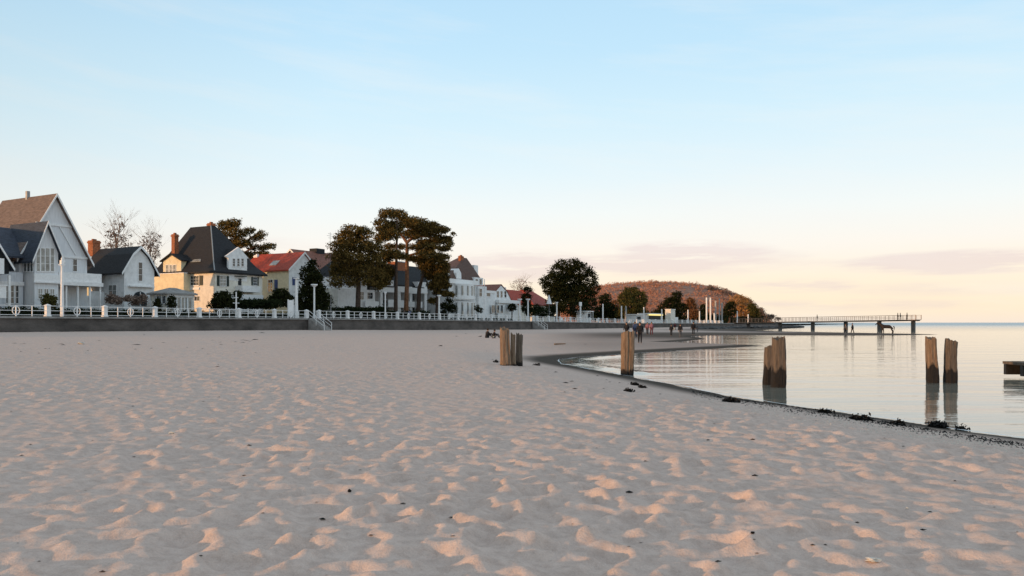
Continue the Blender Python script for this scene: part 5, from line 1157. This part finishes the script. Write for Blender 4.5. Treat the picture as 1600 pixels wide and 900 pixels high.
def person_meshes(pose):
    J = figure(pose); names = list(J); idx = {n: i for i, n in enumerate(names)}; P = [J[n] for n in names]
    E_ = [('pelvis','waist'),('waist','chest'),('chest','neck'),('neck','head'),('head','crown'),('pelvis','hipL'),('hipL','kneeL'),('kneeL','ankL'),('ankL','toeL'),('pelvis','hipR'),('hipR','kneeR'),('kneeR','ankR'),('ankR','toeR'),('chest','shL'),('shL','elL'),('elL','wrL'),('chest','shR'),('shR','elR'),('elR','wrR')]
    E_ = [(idx[a], idx[b]) for a, b in E_]
    rad_ = dict(pelvis=(.13, .10), waist=(.12, .09), chest=(.15, .10), neck=.05, head=(.075, .09), crown=(.06, .07), hipL=.085, hipR=.085, kneeL=.055, kneeR=.055, ankL=.038, ankR=.038, toeL=.03, toeR=.03, shL=.055, shR=.055, elL=.04, elR=.04, wrL=.028, wrR=.028)
    Rr = [rad_[n] for n in names]; P2 = list(P); E2 = list(E_)
    for sd_ in ('L', 'R'):                     # palm and five fingers
        w = Vector(J['wr'+sd_]); d = (w-Vector(J['el'+sd_])).normalized(); q_ = -1 if sd_ == 'L' else 1; palm = w+d*.08; P2.append(tuple(palm)); Rr.append((.035, .018)); pi = len(P2)-1; E2.append((idx['wr'+sd_], pi))
        for f_ in range(4):
            e1 = palm+d*.045+Vector((0, (f_-1.5)*.020, 0)); e2 = e1+d*(.035+.008*(f_ in (1, 2)))+Vector((-q_*.015, 0, 0)); P2 += [tuple(e1), tuple(e2)]; Rr += [.009, .008]; E2 += [(pi, len(P2)-2), (len(P2)-2, len(P2)-1)]
        th = w+d*.03+Vector((0, .035, 0)); t2 = th+d*.035+Vector((0, .015, 0)); P2 += [tuple(th), tuple(t2)]; Rr += [.011, .009]; E2 += [(idx['wr'+sd_], len(P2)-2), (len(P2)-2, len(P2)-1)]
    body = skin_mesh('body', P2, E2, Rr)
    sub = lambda keep, fat: ([J[n] for n in keep], [(keep.index(names[a]), keep.index(names[b])) for a, b in E_ if names[a] in keep and names[b] in keep], fat)
    k1 = ['pelvis', 'waist', 'chest', 'shL', 'elL', 'wrL', 'shR', 'elR', 'wrR', 'neck']; r1_ = [(.19, .15), (.18, .14), (.19, .14), .085, .065, .05, .085, .065, .05, .07]
    a, b, _ = sub(k1, 0)
    if pose != 'sit': a = a+[(0, 0, .72)]; b = b+[(0, len(a)-1)]; r1_ = r1_+[(.20, .16)]
    jacket = skin_mesh('jacket', a, b, r1_)
    k2 = ['pelvis', 'hipL', 'kneeL', 'ankL', 'hipR', 'kneeR', 'ankR']; a, b, _ = sub(k2, 0); trousers = skin_mesh('trousers', a, b, [(.15, .12), .105, .078, .06, .105, .078, .06])
    shoes = []
    for sd_ in ('L', 'R'): shoes.append(skin_mesh('shoe', [J['ank'+sd_], J['toe'+sd_]], [(0, 1)], [.055, .045]))
    bm = bmesh.new(); bmesh.ops.create_icosphere(bm, subdivisions=2, radius=1)
    hd = (Vector(J['head'])+Vector(J['crown']))/2
    for v in bm.verts: v.co = Vector((v.co.x*.098, v.co.y*.112-.022, v.co.z*.12+.025))+hd; 
    bmesh.ops.delete(bm, geom=[v for v in bm.verts if v.co.z < hd.z-.03 and v.co.y > hd.y-.02], context='VERTS'); hair = bpy.data.meshes.new('hair'); bm.to_mesh(hair); bm.free()
    # face: nose, ears
    bm = bmesh.new(); 
    bmesh.ops.create_icosphere(bm, subdivisions=1, radius=.018, matrix=Matrix.Translation(Vector(J['head'])+Vector((0, .095, .0))))
    for q_ in (-1, 1): bmesh.ops.create_icosphere(bm, subdivisions=1, radius=.022, matrix=Matrix.Translation(Vector(J['head'])+Vector((q_*.08, .0, .005))))
    face = bpy.data.meshes.new('face_features'); bm.to_mesh(face); bm.free()
    for me in (body, jacket, trousers, hair, face, *shoes): me.materials.clear(); me.materials.append(SKIN)
    return dict(body=body, jacket=jacket, trousers=trousers, hair=hair, face=face, shoe=shoes)
PM = {}
def person(px, py_base, py_top, pose, rz, jk, tr, label, group=None, at=None, hair=HAIR, hgt=None):
    if pose not in PM: PM[pose] = person_meshes(pose)
    b = at or sand_at(px, py_base); full = 1.70 if pose != 'sit' else .86; h = hgt or (py_base-py_top)/FPX*b.y; h = max(full*.85, min(full*1.1, h)); root = empty('person', b, R(rz), label, 'person', group); root.scale = (h/full,)*3
    for nm, mt in (('body', SKIN), ('jacket', jk), ('trousers', tr), ('hair', hair), ('face', SKIN)):
        o_ = bpy.data.objects.new({'face': 'face_features'}.get(nm, nm), PM[pose][nm]); C.objects.link(o_); o_.parent = root; o_.material_slots[0].link = 'OBJECT'; o_.material_slots[0].material = mt
    for me in PM[pose]['shoe']: o_ = bpy.data.objects.new('shoe', me); C.objects.link(o_); o_.parent = root; o_.material_slots[0].link = 'OBJECT'; o_.material_slots[0].material = BLACKC
    return root
person(761, 528, 513.5, 'sit', -60, BLACKC, BLACKC, 'left of two people sitting on the sand, all in black')
person(771.5, 528.5, 515, 'sit', -75, BLACKC, GREYC, 'right of two seated people, legs stretched towards the piles')
person(979, 528, 504, 'walk', 150, BLACKC, BLACKC, 'dark clad person partly hidden behind the single thick pile')
person(1000, 536.5, 504, 'walk', 170, BLACKC, BLACKC, 'nearest walking person in long black coat right of the thick pile')
person(992, 528, 503, 'walk2', 160, BLUEC, NAVY, 'walker in blue jacket just behind the black coated one')
person(1011.5, 523, 504, 'walk2', 180, PINKC, BLACKC, 'walker in muted pink top and black trousers, left of the pair')
person(1018, 524, 503.5, 'walk', 175, PINKC, REDC, 'walker in pink jacket with dark red trousers, right of the pair')
person(1049, 525, 507.5, 'walk', 160, BLACKC, BLACKC, 'dark walker carrying a pale bag, left of the farther two')
person(1063, 527, 506.5, 'walk2', 170, BLACKC, GREYC, 'dark walker with bulky jacket, right of the farther two')
person(1054.5, 516, 505, 'stand', 170, REDC, BLACKC, 'small distant person in dark red between two dark walkers')
person(1083.5, 523, 503.5, 'stand', 160, BLACKC, BLACKC, 'slim upright dark figure at the edge of the sand bar')
person(1090, 519, 510, 'stand', 100, GREYC, GREYC, 'small grey distant figure right of the slim upright one')
b = sand_at(1051, 524); o_ = None
bm = bmesh.new(); bmesh.ops.create_cube(bm, size=1); bmesh.ops.bevel(bm, geom=bm.edges[:], offset=.15, segments=2); me = bpy.data.meshes.new('shoulder_bag'); bm.to_mesh(me); bm.free(); me.materials.append(BAG)
o_ = bpy.data.objects.new('shoulder_bag', me); C.objects.link(o_); o_.location = b+Vector((.1, -.3, .95)); o_.scale = (.34, .16, .34); tag(o_, 'pale bag at the hip of the left farther walker', 'bag')
person(1332, 521, 505.5, 'walk2', 90, BLACKC, BLACKC, 'person wading at the sand bar between pier piles, left of the horse', at=Vector((Xat(1332, 127), 127, .02)), hgt=1.72)
person(1322, 521, 507, 'walk', 90, GREYC, BLACKC, 'thin grey figure just left of the wading person', at=Vector((Xat(1325.5, 127), 128, .02)), hgt=1.6)
d_ = dr_.normalized()
for px, lab in ((1401, 'person leaning on the pier railing near its end'), (1405, 'second person at the pier railing, pale jacket'), (1415.5, 'dark person closest to the end of the pier'), (1275, 'person on the middle part of the pier')):
    k = (px-800)/FPX; x_ = (k*A.y-A.x)/(d_.x-k*d_.y); p_ = A+d_*x_+Vector((-d_.y, d_.x, 0))*.6; person(px, 0, 0, 'stand', 60, GREYC if 'pale' in lab else BLACKC, BLACKC, lab, at=Vector((p_.x, p_.y, zd(x_)+.0)), hgt=1.7)
for px, n_, lab, jk in ((1100.5, 2.5, 'person on the promenade at the foot of the tall stelae', BLACKC), (640, 3, 'person behind the railing beneath the forked pine, blue jacket', BLUEC), (632, 3.4, 'person behind the railing just left of the blue jacket', BLACKC), (655, 3, 'person behind the railing right of the blue jacket', GREYC)):
    s_ = S_of(px, n_); person(px, 0, 0, 'walk', 30, jk, BLACKC, lab, at=W3(s_, n_, gz(s_)), hgt=1.72)

# ------------------------------------------------------------------ horse in the shallows
HJ = [(0, 0, 1.32), (.45, 0, 1.30), (-.5, 0, 1.28), (.75, 0, 1.36), (1.05, 0, 1.70), (1.30, 0, 1.98), (1.45, 0, 2.02), (1.78, 0, 1.74), (1.92, 0, 1.62), (-.78, 0, 1.30)]
HR = [(.30, .34), (.29, .36), (.29, .34), (.22, .34), (.13, .22), (.10, .15), (.10, .13), (.075, .085), (.07, .07), (.26, .30)]
HE = [(0, 1), (0, 2), (1, 3), (3, 4), (4, 5), (5, 6), (6, 7), (7, 8), (2, 9)]
def leg(a, pts, rs):
    prev = a
    for p_, r_ in zip(pts, rs): HJ.append(p_); HR.append(r_); HE.append((prev, len(HJ)-1)); prev = len(HJ)-1
for q_, sh in ((-.2, .08), (.2, -.12)):
    leg(3, [(.72+sh*.3, q_, 1.0), (.72+sh, q_, .58), (.70+sh, q_, .14), (.76+sh, q_, .03)], [(.14, .16), .09, .065, .085])
    leg(9, [(-.82, q_, 1.0), (-.72-sh*.4, q_, .80), (-.98-sh, q_, .52), (-.92-sh, q_, .13), (-.86-sh, q_, .03)], [(.18, .22), .13, .085, .065, .085])
hm = skin_mesh('horse_body', HJ, HE, HR, 2); HORSEM = M('brown_horse_coat', (.030, .022, .019), .7, .25, 3, .1); hm.materials.clear(); hm.materials.append(HORSEM)
hb = water_at(1386, 522); hb.z = .03
hr = empty('horse', hb, R(180-18), 'dark brown horse standing in the shallows beneath the end of the pier', 'horse')
sc_ = 18/FPX*hb.y/2.06; hr.scale = (sc_,)*3
o_ = bpy.data.objects.new('body', hm); C.objects.link(o_); o_.parent = hr
MANE = mk('black_mane', (.012, .01, .01))
m = MB()
for i_ in range(12):
    t_ = i_/11; x = .72+.66*t_; z = 1.66+.52*t_-.03; m.poly([(x-.05, -.02, z), (x+.08, 0, z+.06), (x-.10, .10, z-.26), (x-.16, .09, z-.22)], [(0, 1, 2, 3)]); m.poly([(x-.05, .02, z), (x+.08, 0, z+.06), (x-.10, -.12, z-.26), (x-.16, -.11, z-.22)], [(0, 1, 2, 3)])
m.build('mane', MANE, hr)
m = MB(); m.tube((-1.04, 0, 1.42), (-1.16, 0, 1.2), .07, .09, 6); m.tube((-1.16, 0, 1.2), (-1.14, 0, .62), .09, .03, 6); m.build('tail', MANE, hr)
for q_ in (-1, 1): m = MB(); m.tube((1.38, q_*.06, 2.10), (1.40, q_*.08, 2.28), .045, .01, 5); m.build('ear', HORSEM, hr)
